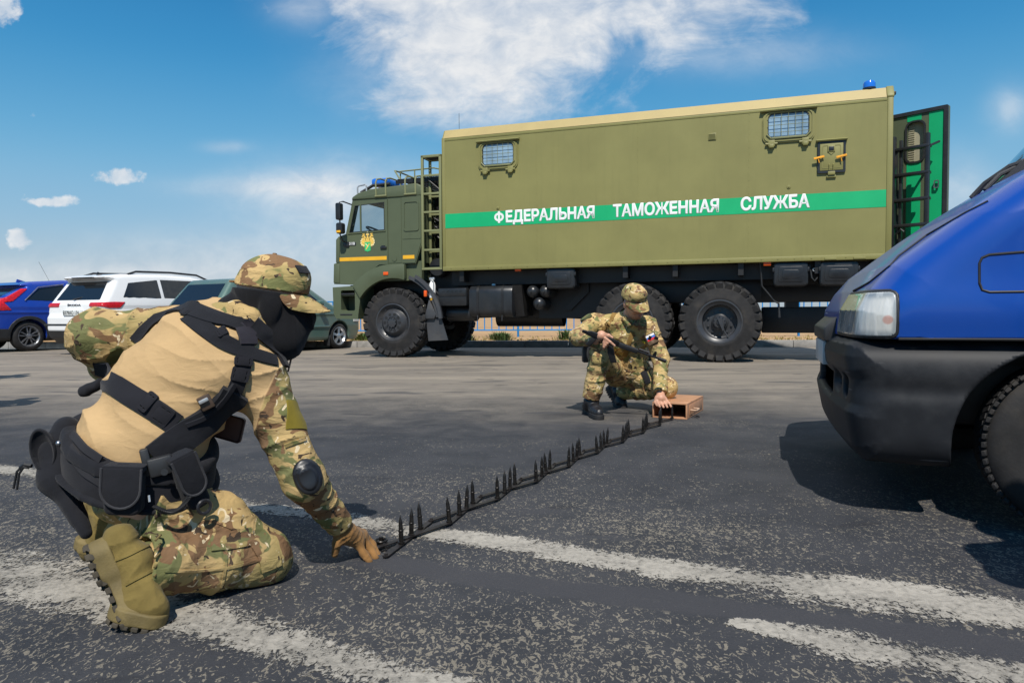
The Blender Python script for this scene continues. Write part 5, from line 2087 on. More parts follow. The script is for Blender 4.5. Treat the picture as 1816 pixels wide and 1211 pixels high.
palm = uni(.02, rc(Wr, J(612, 944, 2.25), .030, .030), rc(J(612, 944, 2.25), kn[0], .030, .021), rc(J(612, 944, 2.25), kn[1], .028, .021), rc(J(612, 942, 2.28), kn[2], .024, .018))
fing = [uni(.006, rc(k, m_, .0135, .012), rc(m_, t_, .0125, .0098)) for k, m_, t_ in zip(kn, md, tp)]
thumb = uni(.008, rc(J(606, 942, 2.225), J(598, 962, 2.222), .018, .0145), rc(J(598, 962, 2.222), J(594, 982, 2.232), .0145, .0105))
glove = uni(.010, palm, *fing)
glove = uni(.012, glove, thumb)
glove = uni(.01, glove, cut(rc(Wr - cuff_n * .03, Wr + cuff_n * .02, .036, .034), half(Wr - cuff_n * .02, -cuff_n)))
glove = fold(glove, wr(cuff_n, 70, 25, .0022), wr((1, 0, 0), 60, 30, .0012))
handL = uni(.012, rc(Wl, Wl + (Wl - El) * .35, .032, .028), *[rc(Wl + (Wl - El) * .35 + Vector((.018 * k - .027, 0, 0)), Wl + (Wl - El) * .62 + Vector((.022 * k - .02, .01 * k, -.02)), .011, .009) for k in range(4)])
body1 = uni(.03, uni(.05, off(torso0, -.016), off(pelvis, -.014)), rc(Sr, Er, .056, .042), rc(Er, Wr, .044, .030), rc(Sl, El, .056, .044), rc(El, Wl, .044, .032), rc(hR, kR, .084, .062), rc(kR, aR, .060, .042), rc(hL, kL, .084, .062), rc(kL, aL, .058, .04), neck)
body1 = uni(.012, body1, skull, handL, off(glove, -.004))
blo, bhi = bounds([Sr, Er, Wr, Sl, El, Wl, hR, kR, aR, kL, aL, hd, tp[0]], .16)
sdf_obj('body', body1, blo, bhi, .009, MT['skin'], man1, newton=1)
blo, bhi = bounds([Wr, *tp, J(592, 985, 2.2)], .06)
glove_o = sdf_obj('glove', glove, blo, bhi, .0035, MT['glove'], man1, newton=1)

# black face mask down over the neck
mask0 = uni(.03, off(skull, .007), off(neck, .014), ell(hp(.032, 0, -.090), (.078, .070, .072), HR_), ell(hp(.03, -.02, -.115), (.055, .06, .05), HR_), rc(hp(-.05, 0, -.05), nb + Vector((-.015, -.02, .0)), .058, .074))
mask0 = fold(mask0, wr(hf + hu * .45, 22, 3.0, .013, 3.), wr(hf + hu * .1, 13, 3, .008, 6.))
mask = cut(mask0, half(hp(-.10, 0, .035), hu), half(hp(.090, 0, .004), hu * 1.0 + hf * .45), half(nb + Vector((0, 0, -.115)), (-.2, -.1, -1)))
blo, bhi = bounds([hd, nb], .17)
sdf_obj('face_mask', mask, blo, bhi, .005, MT['blackcloth'], man1, newton=1)
# cap
crown0 = ell(hp(-.008, 0, .046), (.107, .092, .102), HR_)
crown0 = uni(.02, crown0, ell(hp(.040, 0, .082), (.064, .072, .058), HR_))
crown0 = fold(crown0, wr(hu + hf * .3, 26, 9, .0035, 2.))
crown = cut(crown0, half(hp(0, 0, .040), -hu - hf * .03), k=.005)
crown = sub(crown, ell(hp(-.012, 0, .03), (.101, .083, .10), HR_), .004)
blo, bhi = bounds([hd], .2)
cap_o = sdf_obj('cap', crown, blo, bhi, .0045, MT['cap_camo'], man1, newton=1)
bd = (hf * .88 - hu * .46).normalized()
bn = hl_.cross(bd) * -1
if bn.z < 0: bn = -bn


def brim_mesh():
    m = MB()
    n, k = 22, 9
    top, bot = [], []
    for i in range(n + 1):
        a = -1 + 2 * i / n
        rt, rb = [], []
        for j in range(k + 1):
            t = j / k
            w = a * .092 * (1 - .10 * t ** 3)
            ln = .012 + .092 * t * math.sqrt(max(0, 1 - (abs(a) ** 2.6) * .88))
            root = hp(.098 * math.sqrt(max(0, 1 - (w / .100) ** 2)) - .018, 0, .043) + hl_ * w
            q = root + bd * ln - bn * (.036 * (abs(a) ** 2) * (.35 + .65 * t))
            rt.append(m.bm.verts.new(q + bn * .003)); rb.append(m.bm.verts.new(q - bn * .003))
        top.append(rt); bot.append(rb)
    fs = []
    for i in range(n):
        for j in range(k):
            fs.append(m.bm.faces.new((top[i][j], top[i + 1][j], top[i + 1][j + 1], top[i][j + 1])))
            fs.append(m.bm.faces.new((bot[i + 1][j], bot[i][j], bot[i][j + 1], bot[i + 1][j + 1])))
        fs.append(m.bm.faces.new((top[i][k], top[i + 1][k], bot[i + 1][k], bot[i][k])))
    for i in (0, n):
        for j in range(k):
            fs.append(m.bm.faces.new((top[i][j], top[i][j + 1], bot[i][j + 1], bot[i][j])))
    bmesh.ops.recalc_face_normals(m.bm, faces=fs)
    return m


brim_mesh().build('brim', MT['cap_camo'], cap_o, 60)
m = MB()
m.cbox((0, 0, 0), (.05, .03, .004), .002, on_surface(crown0, 537, 478, yr=(1.6, 2.6)))
m.build('patch', MT['cordura'], cap_o)
m = MB()
m.cbox((0, 0, 0), (.012, .030, .006), .002, Matrix.Translation(hp(-.121, 0, .052)))
m.lathe([(0, .008), (.006, .006), (.007, 0)], hp(-.010, 0, .147), hu, 10)
m.build('strap', MT['cap_camo'], cap_o)

# harness straps on the back
m = MB(); ribbon(m, shirt, [(168, 652), (200, 680), (240, 706), (285, 732), (312, 752)], .058, .005)
har = m.build('harness', MT['webbing'], man1)
m = MB(); ribbon(m, shirt, [(437, 590), (437, 615), (432, 645), (424, 672), (412, 702)], (.046, .042), .005); m.build('strap', MT['webbing'], har)
m = MB(); ribbon(m, shirt, [(240, 608), (262, 580), (288, 560), (318, 548), (345, 545)], (.032, .044), .008); m.build('strap', MT['cordura'], har)
m = MB(); ribbon(m, shirt, [(335, 548), (362, 556), (392, 566), (425, 578), (452, 592)], (.048, .044), .009); m.build('yoke', MT['cordura'], har)
m = MB(); ribbon(m, shirt, [(335, 560), (362, 584), (395, 604), (430, 622), (462, 632), (490, 640)], (.05, .036), .006); m.build('yoke_pad', MT['cordura'], har)
m = MB(); ribbon(m, shirt, [(448, 575), (470, 592), (488, 612), (500, 634), (506, 650)], (.05, .04), .010); m.build('strap', MT['cordura'], har)
m = MB(); ribbon(m, shirt, [(430, 572), (437, 592), (440, 612)], (.054, .050), .011); m.build('strap', fabric('faded_black_webbing', (.026, .024, .032), fold=.3), har)
m = MB(); ribbon(m, shirt, [(278, 812), (305, 790), (335, 768), (368, 745), (398, 718), (418, 694)], (.085, .078), .016, nw=9); m.build('side_pad', MT['cordura'], har)
m = MB(); ribbon(m, shirt, [(330, 752), (365, 735), (395, 705), (414, 680)], .012, .022); m.build('piping', MT['webbing'], har)


def buckle(px, py, w, h, ang, parent=har, mat=None):
    M = on_surface(shirt, px, py, lift=.008) @ Matrix.Rotation(rad(ang), 4, 'Z')
    b = MB()
    b.prism(rrect(-w / 2, -h / 2, w / 2, h / 2, .006), -.006, .002, 'z', holes=[rrect(-w * .36, -h * .30, w * .36, -h * .05, .003), rrect(-w * .36, h * .05, w * .36, h * .30, .003)], M=M)
    b.cbox((0, 0, .0), (w * .62, h * .9, .006), .002, M)
    return b.build('buckle', mat or MT['webbing'], parent)


buckle(264, 713, .058, .030, -38 + 90)
buckle(289, 736, .056, .048, -38 + 90)
buckle(431, 641, .050, .026, -8)
buckle(426, 664, .048, .040, -14)
buckle(395, 590, .030, .030, 35)
buckle(331, 556, .040, .022, -15)
M = on_surface(shirt, 364, 712, lift=.020) @ Matrix.Rotation(rad(25), 4, 'Z')
m = MB(); m.cbox((0, 0, 0), (.036, .04, .016), .003, M); m.mi = 1; m.cbox((0, -.014, .006), (.026, .010, .010), .002, M)
m.build('clip', [simple('brown_clip', (.07, .045, .03), .4), MT['silver']], har)

# belt with pouches
hips = uni(.07, off(pelvis, .006), off(waist, -.002))
bc, ba = A3(J(240, 818, 2.03)), A3(Vector((.24, -.30, .92)).normalized())
belt_f = lambda p: smx(np.abs(hips(p) - .012) - .014, np.abs((p - bc) @ ba) - .046, .008)
blo, bhi = bounds([p0, p1], .27)
belt = sdf_obj('belt', fold(belt_f, wr((0, 0, 1), 24, 5, .002)), blo, bhi, .006, MT['webbing'], man1, newton=1)
bc2 = bc + ba * .055
sdf_obj('padded_rim', fold(lambda p: smn(smx(np.abs(hips(p) - .016) - .017, np.abs((p - bc2) @ ba) - .018, .014), smx(np.abs(hips(p) - .02) - .02, np.abs((p - bc + ba * .03) @ ba) - .006, .006), .004), wr(Lp, 18, 10, .003)), blo, bhi, .006, MT['cordura'], belt, newton=1)
bface = off(hips, .026)
for pth in ([(128, 768), (150, 795), (180, 815)], [(126, 792), (148, 820), (180, 840)], [(128, 812), (150, 838), (182, 858)]):
    m = MB(); ribbon(m, bface, pth, .020, .0035, step=6); m.build('webbing', fabric('belt_webbing', (.021, .021, .025), fold=.1), belt)
hull = lambda p: np.minimum(hips(p) - .024, shirt(p))


def pouch(px, py, w, h, d, tilt, flap=.6, round_=.03, name='pouch'):
    M = on_surface(hull, px, py, up=(0, -.1, 1)) @ Matrix.Rotation(rad(tilt), 4, 'Z')
    m = MB()
    m.prism(rrect(-w / 2 * .92, -h / 2 - .02, w / 2 * .92, h / 2 * .9, round_ * .7), -.01, d, 'z', M=M, bevel=.010, seg=3)
    o = m.build(name, MT['cordura'], belt, 40)
    m = MB()
    q = [(-w / 2, h / 2)] + [(-w / 2, h / 2 - h * flap * .6)] + arc(0, h / 2 - h * flap * .6, w / 2, 180, 360, 12) + [(w / 2, h / 2)]
    m.prism(q, d - .002, d + .010, 'z', M=M, bevel=.004)
    m.prism(rrect(-w / 2, h / 2 - .012, w / 2, h / 2 + .006, .004), -.01, d + .008, 'z', M=M, bevel=.004)
    f = m.build('flap', MT['cordura'], o, 40)
    m = MB()
    qq = [(x * 1.0, y) for x, y in q[1:-1]]
    m.tube([M @ Vector((x * .985, y, d + .0105)) for x, y in [q[0]] + qq + [q[-1]]], .0035, 6)
    m.build('binding', fabric('grey_black_binding', (.040, .040, .044)), f)
    m = MB()
    m.cbox((0, -h * .17, d + .014), (w * .30, h * .22, .008), .003, M)
    m.cbox((0, -h * .15, d + .019), (w * .24, h * .06, .006), .002, M)
    m.build('tab', MT['webbing'], f)
    return o, M


pouch(226, 860, .100, .108, .036, -5, .85)
pp, pM = pouch(328, 846, .068, .140, .038, 16, .95)
m = MB(); m.tube([pM @ Vector((.018 * math.cos(a), -.085 + .018 * math.sin(a), .05)) for a in [2 * PI * k / 18 for k in range(18)]], .005, 6, closed=True); m.build('ring', MT['buckle'], pp)
M = on_surface(hull, 283, 838, up=(0, -.1, 1)) @ Matrix.Rotation(rad(8), 4, 'Z')
m = MB(); m.cbox((.004, 0, .02), (.062, .05, .045), .006, M); m.cbox((-.032, -.005, .03), (.022, .075, .03), .005, M); m.lathe([(0, .009), (.004, .009), (.004, 0)], M @ Vector((.012, .004, .042)), M.to_3x3() @ Vector((0, 0, 1)), 12)
bx_ = m.build('holder', MT['plastic'], belt)
m = MB()
cpts = [M @ Vector((-.03 + .09 * t, -.075 - .035 * math.sin(PI * t), .035)) for t in np.linspace(0, 1, 40)]
m.tube([q + Vector((.007 * math.cos(k * 1.6), .007 * math.sin(k * 1.6), .0)) for k, q in enumerate([M @ Vector((-.03 + .085 * t, -.078 - .03 * math.sin(PI * t), .035)) for t in np.linspace(0, 1, 110)])], .0028, 5)
m.build('coiled_cord', MT['hose'], bx_)
m = MB(); m.tube([M @ Vector((-.036, -.045, .04)), M @ Vector((-.038, -.062, .043))], .003, 6); m.build('clip', MT['silver'], bx_)
# open dump pouch and long holster hanging at his left hip
dA, dB, dC = J(76, 800, 1.97), J(92, 835, 1.96), J(152, 938, 1.93)
hol = uni(.03, rc(J(98, 800, 2.0), J(104, 850, 1.97), .044, .046), rc(J(104, 850, 1.97), J(153, 945, 1.93), .042, .014), rc(J(118, 760, 2.02), J(122, 820, 2.0), .035, .045))
hol = fold(hol, wr((.5, 0, -1), 16, 8, .006))
blo, bhi = bounds([dA, dB, dC, J(118, 750, 2.0)], .09)
ho = sdf_obj('holster', hol, blo, bhi, .006, MT['cordura'], belt, newton=1)
dR = frame(y=(dB - J(72, 755, 1.97)) * -1, z=(-.75, -.62, .25))
dump = ell(J(77, 800, 1.96), (.048, .066, .032), dR)
dump = sub(dump, ell(J(73, 797, 1.935), (.036, .054, .026), dR), .008)
blo, bhi = bounds([J(77, 800, 1.96)], .10)
dp = sdf_obj('dump_pouch', dump, blo, bhi, .005, MT['cordura'], belt, newton=1)
m = MB()
m.tube([J(52, 828, 1.93), J(40, 826, 1.93), J(30, 836, 1.93), J(24, 866, 1.93)], .0035, 6)
m.tube([J(52, 830, 1.93), J(42, 828, 1.925), J(34, 840, 1.93), J(30, 868, 1.93)], .0035, 6)
m.tube([J(56, 826, 1.93), J(44, 824, 1.93), J(36, 830, 1.93)], .006, 6)
m.build('drawstring', MT['hose'], dp)
m = MB(); m.ball(J(104, 786, 1.935), .008, 10); m.build('snap', MT['steel'], ho)
rollp = fold(rc(J(150, 694, 2.11), J(176, 680, 2.13), .016, .015), wr((1, 0, 0), 40, 15, .004))
blo, bhi = bounds([J(150, 688, 2.1)], .08)
sdf_obj('rolled_pouch', rollp, blo, bhi, .005, MT['cordura'], belt, newton=1)

# elbow pad, velcro patch, chest items
pad_c = J(546, 846, 2.035)
ax = (Wr - Er).normalized() * .5 + (Er - Sr).normalized() * .5
padR = frame(y=ax, z=(.10, -1, .1))
pad = lambda p: smx(np.abs(armR(p) - .006) - .008, ell(pad_c, (.041, .053, .075), padR)(p), .010)
pad2 = lambda p: smx(np.abs(armR(p) - .014) - .006, ell(pad_c, (.026, .035, .075), padR)(p), .008)
blo, bhi = bounds([pad_c], .11)
sdf_obj('elbow_pad', lambda p: smn(pad(p), pad2(p), .004), blo, bhi, .004, simple('satin_black_pad', (.012, .013, .016), .38), man1, newton=1)
m = MB(); ribbon(m, shirt, [(520, 690), (524, 712), (527, 735), (529, 760)], .075, .003); m.build('velcro_patch', MT['olive_velcro'], man1)
m = MB(); ribbon(m, shirt, [(524, 668), (536, 690), (540, 706)], .030, .010); m.build('pocket_flap', MT['shin_camo'], man1)
CM = at(405, 757, 2.16)
Mx = Matrix.Translation(CM) @ Matrix.Rotation(rad(14), 4, 'Y') @ Matrix.Rotation(rad(-8), 4, 'Z')
m = MB(); m.prism(rrect(-.055, -.040, .050, .040, .010), -.006, .006, 'y', M=Mx, bevel=.003)
ph = m.build('chest_case', simple('brown_plastic_case', (.085, .052, .048), .4), man1)
m = MB(); m.prism(rrect(-.055, -.040, .050, .040, .010), -.0075, -.004, 'y', M=Mx, holes=[rrect(-.049, -.034, .044, .034, .008)]); m.build('case_rim', simple('dark_brown_rim', (.035, .018, .016), .4), ph)
m = MB(); m.tube([J(517, 606, 2.2), J(519, 625, 2.2), J(515, 642, 2.2), J(511, 658, 2.15)], .003, 6); m.build('cord', simple('brown_cord', (.11, .055, .04), .6), man1)
for pth in ([(292, 1012), (345, 1012), (400, 1008), (450, 996), (492, 978)], [(398, 948), (402, 980), (398, 1012), (392, 1050)], [(330, 905), (365, 918), (400, 932), (440, 950)]):
    m = MB(); ribbon(m, trou, pth, .007, .0035, lift=.0); m.build('seam', MT['shin_camo'], trou_o)
m = MB(); ribbon(m, trou, [(455, 948), (470, 968), (480, 992), (482, 1008)], (.075, .06), .006, lift=.0); m.build('pocket', MT['shin_camo'], trou_o)
m = MB(); ribbon(m, trou, [(372, 962), (420, 956), (448, 950)], .05, .006, lift=.0); m.build('pocket_flap', MT['shin_camo'], trou_o)
m = MB(); ribbon(m, shirt, [(505, 790), (530, 780), (553, 775)], .010, .004); m.build('seam', MT['shin_camo'], man1)

# boots
def boot(H, B, T, n1, n2, ank, name='boot', mats=None, parent=None, h=.0045, shaft=.056, lace=True):
    """Boot from heel H over the ball B to the toe tip T (points on the sole); n1, n2 point out of the sole behind and before the ball."""
    a1, a2 = (B - H).normalized(), (T - B).normalized()
    n1, n2 = Vector(n1), Vector(n2)
    n1 = (n1 - a1 * n1.dot(a1)).normalized(); n2 = (n2 - a2 * n2.dot(a2)).normalized()
    s = a1.cross(n1)
    mats = mats or (MT['boot_tan'], MT['sole_tan'])
    nb_ = (n1 + n2).normalized()
    up = uni(.03, rc(H - n1 * .045 + a1 * .02, B - nb_ * .042, .035, .037), rc(B - nb_ * .042, T - n2 * .034 - a2 * .036, .039, .033))
    mid_ = H + (B - H) * .42 - n1 * .066
    up = uni(.025, up, rc(H - n1 * .052 + a1 * .018, ank + (H - ank) * .25, .036, .042), rc(ank + (H - ank) * .25, ank, .042, shaft), rc(mid_, B - nb_ * .056, .036, .034), rc(mid_, ank, .036, shaft * .85))
    up = fold(up, wr(a1, 30, 10, .005), wr(n1, 26, 12, .003))
    up = cut(up, half(H - n1 * .004, n1))
    o = sdf_obj(name, up, *bounds([H, B, T, ank], .10), h, mats[0], parent, newton=1)

    def slab(P, a, n, L, w0, w1, th, b0, tr=False):
        RR = frame(x=a, z=n)

        def g(p):
            q = (p - A3(P)) @ RR.T
            x, y, z = q[:, 0], q[:, 1], q[:, 2]
            t = np.clip(x / L, 0, 1)
            w = w0 + (w1 - w0) * t - .012 * np.sin(PI * t) * b0
            d2 = np.hypot(x - np.clip(x, .0, L), y) - w
            if tr:
                gap = np.minimum(np.abs(((x * 42 + .3 * np.sign(y)) % 1.) - .5) / 42 - .0035, np.where(np.abs(y) < w * .30, np.abs(np.abs(y) - w * .2) - .003, 9))
                return np.maximum(smx(d2 - .001, np.maximum(th - z - .002, z - th - .012), .004), -gap)
            return smx(d2, np.maximum(-z - .026, z - th), .006)
        return g
    args = ((H + a1 * .035, a1, n1, (B - H).length - .035, .040, .050, .010, 1), (B, a2, n2, (T - B).length - .040, .050, .042, .010, 0), (H + a1 * .032, a1, n1, .05, .039, .037, .020, 0))
    so_ = sdf_obj('sole', uni(.008, *[slab(*q) for q in args]), *bounds([H, B, T], .11), h, mats[1], o, newton=1)
    if lace:
        tds = [slab(*q, True) for q in args]
        sdf_obj('tread', lambda p: np.minimum(np.minimum(tds[0](p), tds[1](p)), tds[2](p)), *bounds([H, B, T], .11), .003, MT['tread_dark'] if mats[0] is MT['boot_tan'] else mats[1], so_, newton=0)
    if lace:
        m = MB()
        for k in range(5):
            c = B + (mid_ - B) * (.22 + .19 * k) - nb_ * (.096 - .004 * k)
            m.tube([c - s * .028 + nb_ * .012, c - s * .01 - nb_ * .002, c + s * .01 - nb_ * .002, c + s * .028 + nb_ * .012], .0032, 6)
        m.build('lace', mats[1], o)
        m = MB()
        for q in ((.30, .0), (.62, .1)):
            c = H + (B - H) * q[0] - n1 * .05
            ribbon(m, up, None, .006, .0025, pts=[c + s * .06 * math.cos(t) - n1 * .06 * math.sin(t) for t in np.linspace(-.5, PI + .5, 16)])
        m.build('seam', mats[0], o)
    return o


boot(J(172, 962, 1.80), J(229, 1089, 1.79), J(292, 1106, 1.79), (-.80, -.42, -.42), (-.12, -.1, -1), J(224, 990, 1.855), 'boot', None, man1, shaft=.050)
boot(aL + Vector((-.13, 0, .12)), aL + Vector((-.12, 0, -.06)), aL + Vector((-.02, 0, -.085)), (-.9, .1, -.3), (0, 0, -1), aL, 'boot', None, man1, h=.008, lace=False)

# ------------------------------------------------------------------ person crouching by the case
man2 = tag(empty('person', (0, 0, 0)), 'crouching man in full camouflage uniform, rifle across his knee, one hand on the case', 'person')
MT['camo2'] = camo('camouflage_uniform', seed=21., size=1.15, bright=1.18)
MT['boot_black'] = simple('black_boot_leather', (.012, .012, .014), .42, var=.3, bmp=.3, bs=80, dust=.10)
MT['sole_black'] = simple('black_boot_sole', (.014, .014, .015), .7, dust=.15)
MT['sling'] = fabric('tan_sling_webbing', (.235, .140, .040), fold=.15)
q0, q1, q2, qn = J(1112, 660, 5.80), J(1113, 628, 5.72), J(1106, 594, 5.64), J(1117, 562, 5.56)
aSr, aEr, aWr = J(1054, 572, 5.66), J(1024, 598, 5.46), J(1056, 604, 5.26)
aSl, aEl, aWl = J(1150, 578, 5.58), J(1172, 636, 5.52), J(1171, 694, 5.36)
bHr, bKr, bAr = J(1092, 664, 5.76), J(1064, 630, 5.36), J(1049, 706, 5.42)
bHl, bKl, bAl = J(1132, 666, 5.78), J(1182, 688, 5.56), J(1096, 696, 5.97)
lat2 = (aSl - aSr).normalized()
up2 = (qn - q1).normalized()
tor2 = uni(.06, ell(q1, (.165, .125, .13), frame(x=lat2, z=up2)), ell(q2, (.195, .135, .155), frame(x=lat2, z=up2)), rc(aSr + lat2 * .03, aSl - lat2 * .03, .070, .070), rc(q2, qn, .10, .062))
tor2 = fold(tor2, wr(up2 + lat2 * .5, 14, 5, .016, 31.), wr(up2 - lat2 * .6, 20, 7, .008, 32.))
sR2 = uni(.03, fold(rc(aSr, aEr, .072, .060), wr(aEr - aSr, 18, 7, .014, 33.)), fold(rc(aEr, aWr, .060, .047), wr(aWr - aEr, 20, 8, .012, 34.)))
sL2 = uni(.03, fold(rc(aSl, aEl, .072, .060), wr(aEl - aSl, 18, 7, .014, 35.)), fold(rc(aEl, aWl, .060, .050), wr(aWl - aEl, 20, 8, .013, 36.)))
col2 = uni(.01, *[rc(qn + lat2 * a + Vector((0, b, c)), qn + lat2 * a2 + Vector((0, b2, c2)), .020) for (a, b, c), (a2, b2, c2) in (((-.075, .02, .01), (-.05, -.07, -.02)), ((-.05, -.07, -.02), (-.02, -.10, -.06)), ((.075, .02, .01), (.05, -.07, -.02)), ((.05, -.07, -.02), (.03, -.10, -.06)), ((-.075, .02, .01), (0, .07, .03)), ((0, .07, .03), (.075, .02, .01)))])
poc = [rbox(q2 + lat2 * k + Vector((0, -.125, .045)), (.055, .018, .06), .012, frame(x=lat2, z=up2)) for k in (-.095, .095)]
jk = uni(.03, tor2, sR2, sL2)
jk = uni(.012, jk, col2, *poc)
nWl, nWr = (aWl - aEl).normalized(), (aWr - aEr).normalized()
jk = cut(jk, half(aWl + nWl * .012, nWl) if False else (lambda p: np.maximum(-1 + 0 * p[:, 0], -1)))
lowcut = lambda p: np.where(np.minimum(sL2(p), sR2(p)) < tor2(p), -1, (p - A3(q0 + Vector((0, 0, -.03)))) @ np.array([0, 0, -1], np.float32))
skirt = fold(ell(q0 + Vector((0, -.02, .04)), (.185, .145, .13), frame(x=lat2, z=(0, 0, 1))), wr((0, 0, 1), 14, 6, .010, 38.))
jk = uni(.04, jk, cut(skirt, half(q0 + Vector((0, 0, -.045)), (0, 0, -1))))
cufs = lambda p: np.maximum(np.where(sL2(p) < .03, (p - A3(aWl + nWl * .012)) @ A3(nWl), -1), np.where(sR2(p) < .03, (p - A3(aWr + nWr * .005)) @ A3(nWr), -1))
jk2 = cut(jk, cufs)
blo, bhi = bounds([q0, q1, qn, aSr, aEr, aWr, aSl, aEl, aWl], .20)
jacket = sdf_obj('jacket', jk2, blo, bhi, .008, MT['camo2'], man2, newton=1)
tr2 = uni(.02, fold(rc(bHr, bKr, .098, .080), wr(bKr - bHr, 13, 6, .014, 41.)), fold(rc(bKr, bAr, .078, .066), wr(bAr - bKr, 15, 6, .016, 42.)))
tl2 = uni(.02, fold(rc(bHl, bKl, .100, .082), wr(bKl - bHl, 13, 5, .016, 43.)), fold(rc(bKl, bAl, .080, .066), wr(bAl - bKl, 15, 6, .014, 44.)))
pel2 = ell(q0, (.175, .14, .12), frame(x=lat2, z=(0, 0, 1)))
knee_pad = rbox(bKr + Vector((-.01, -.045, .01)), (.06, .04, .075), .03)
t2 = uni(.03, pel2, tr2, tl2)
t2 = uni(.02, t2, knee_pad)
dR2, dL2 = (bAr - bKr).normalized(), (bAl - bKl).normalized()
t2 = cut(t2, lambda p: np.maximum(np.where(tr2(p) < .04, (p - A3(bAr)) @ A3(dR2), -1), np.where(tl2(p) < .04, (p - A3(bAl - dL2 * .03)) @ A3(dL2), -1)))
blo, bhi = bounds([q0, bHr, bKr, bAr, bHl, bKl, bAl], .16)
sdf_obj('trousers', t2, blo, bhi, .008, MT['camo2'], man2, newton=1)

# head
hd2 = J(1125, 536, 5.46)
f2 = Vector((.36, -.84, -.38)).normalized()
H2 = frame(x=f2, z=(-.04, -.40, .90))
h2f, h2l, h2u = [Vector(map(float, r)) for r in H2]


def hq(a, b, c): return hd2 + h2f * a + h2l * b + h2u * c


sk2 = uni(.03, ell(hq(-.012, 0, .035), (.098, .078, .098), H2), ell(hq(.028, 0, -.055), (.064, .060, .078), H2), rc(hq(.090, 0, .0), hq(.106, 0, -.034), .010, .015), rc(hq(.086, .035, .016), hq(.086, -.035, .016), .012), ell(hq(.074, .038, -.03), (.02, .02, .02), H2), ell(hq(.074, -.038, -.03), (.02, .02, .02), H2))
sk2 = sub(sk2, uni(.004, ell(hq(.098, .032, .0), (.014, .017, .009), H2), ell(hq(.098, -.032, .0), (.014, .017, .009), H2)), .01)
sk2 = uni(.006, sk2, ell(hq(.083, .032, -.001), (.011, .014, .008), H2), ell(hq(.083, -.032, -.001), (.011, .014, .008), H2))
lips = uni(.004, ell(hq(.090, 0, -.072), (.010, .024, .007), H2), ell(hq(.086, 0, -.083), (.010, .020, .007), H2))
sk2 = sub(uni(.006, sk2, lips), ell(hq(.102, 0, -.077), (.012, .022, .0025), H2), .004)
ears = uni(.01, ell(hq(-.005, .080, -.005), (.020, .010, .033), H2), ell(hq(-.005, -.080, -.005), (.020, .010, .033), H2))
sk2 = uni(.008, sk2, ears)
# hands
RDa, RDb = J(1070, 600, 5.20), J(1174, 638, 5.14)
rd = (RDb - RDa).normalized()
rup = Vector((0, -.25, 1)); rup = (rup - rd * rup.dot(rd)).normalized()
rs = rd.cross(rup)


def rp(a, u, s=0.): return RDa + rd * a + rup * u + rs * s


pc = rp(-.02, .012, -.01)
hr2 = uni(.018, rc(aWr, pc, .032, .034), rc(pc, rp(.02, .0, -.03), .030, .022))
fr2 = [uni(.005, rc(rp(.015, .016 - .012 * k, .034), rp(.045 - .006 * k, .006 - .018 * k, .040), .011, .0105), rc(rp(.045 - .006 * k, .006 - .018 * k, .040), rp(.055 - .008 * k, -.012 - .020 * k, .014), .0105, .009)) for k in range(1, 4)]
idx = uni(.005, rc(rp(.01, .018, .036), rp(.055, .004, .040), .0115, .010), rc(rp(.055, .004, .040), rp(.095, -.012, .036), .010, .008))
th2 = uni(.006, rc(rp(-.01, .02, -.03), rp(.03, .026, -.034), .015, .012), rc(rp(.03, .026, -.034), rp(.06, .020, -.03), .012, .009))
hr2 = uni(.010, hr2, *fr2, idx, th2)
pl2 = J(1172, 706, 5.31)
hl2 = uni(.016, rc(aWl, pl2, .030, .034), rc(pl2 + Vector((-.028, 0, 0)), pl2 + Vector((.030, -.005, -.008)), .018, .018))
fl2 = []
for k in range(4):
    o_ = Vector((-.034 + .022 * k, 0, 0))
    a_ = pl2 + o_ + Vector((0, -.006, -.010)); b_2 = a_ + Vector((.006 * (k - 1) + .012, -.030, -.026 - .004 * (k in (1, 2)))); c_2 = b_2 + Vector((.010, -.012, -.022))
    fl2.append(uni(.004, rc(a_, b_2, .0115, .0105), rc(b_2, c_2, .0105, .0085)))
tl_ = uni(.005, rc(pl2 + Vector((-.03, .01, .005)), pl2 + Vector((-.045, -.015, -.03)), .014, .012), rc(pl2 + Vector((-.045, -.015, -.03)), pl2 + Vector((-.036, -.035, -.05)), .012, .009))
hl2 = uni(.009, hl2, *fl2, tl_)
inner2 = uni(.04, off(tor2, -.018), off(pel2, -.018), rc(aSr, aEr, .05, .042), rc(aEr, aWr, .042, .029), rc(aSl, aEl, .05, .042), rc(aEl, aWl, .042, .029), rc(bHr, bKr, .075, .055), rc(bKr, bAr, .052, .04), rc(bHl, bKl, .075, .055), rc(bKl, bAl, .052, .04), rc(hq(-.02, 0, -.06), qn - Vector((0, -.02, .03)), .056, .062))
body2 = uni(.010, inner2, sk2, hr2, hl2)
blo, bhi = bounds([q0, qn, hd2, aSr, aEr, aWr, aEl, aWl, bKr, bAr, bKl, bAl, pl2, rp(.1, 0)], .15)
body2o = sdf_obj('body', body2, blo, bhi, .0055, MT['skin'], man2, newton=1, margin=.02)
und2 = cut(uni(.02, rc(qn + Vector((0, .0, -.07)), qn + Vector((0, .0, .0)), .062, .059)), half(qn + Vector((0, 0, .012)), (0, -.5, 1)))
sdf_obj('undershirt', und2, *bounds([qn], .16), .007, MT['blackcloth'], man2, newton=1)
cr2 = uni(.02, ell(hq(-.010, 0, .050), (.110, .092, .098), H2), ell(hq(.045, 0, .080), (.064, .072, .052), H2))
cr2 = fold(cr2, wr(h2u, 30, 10, .004, 51.))
cr2c = sub(cut(cr2, half(hq(0, 0, .044), -h2u), k=.005), ell(hq(-.010, 0, .03), (.101, .083, .09), H2), .004)
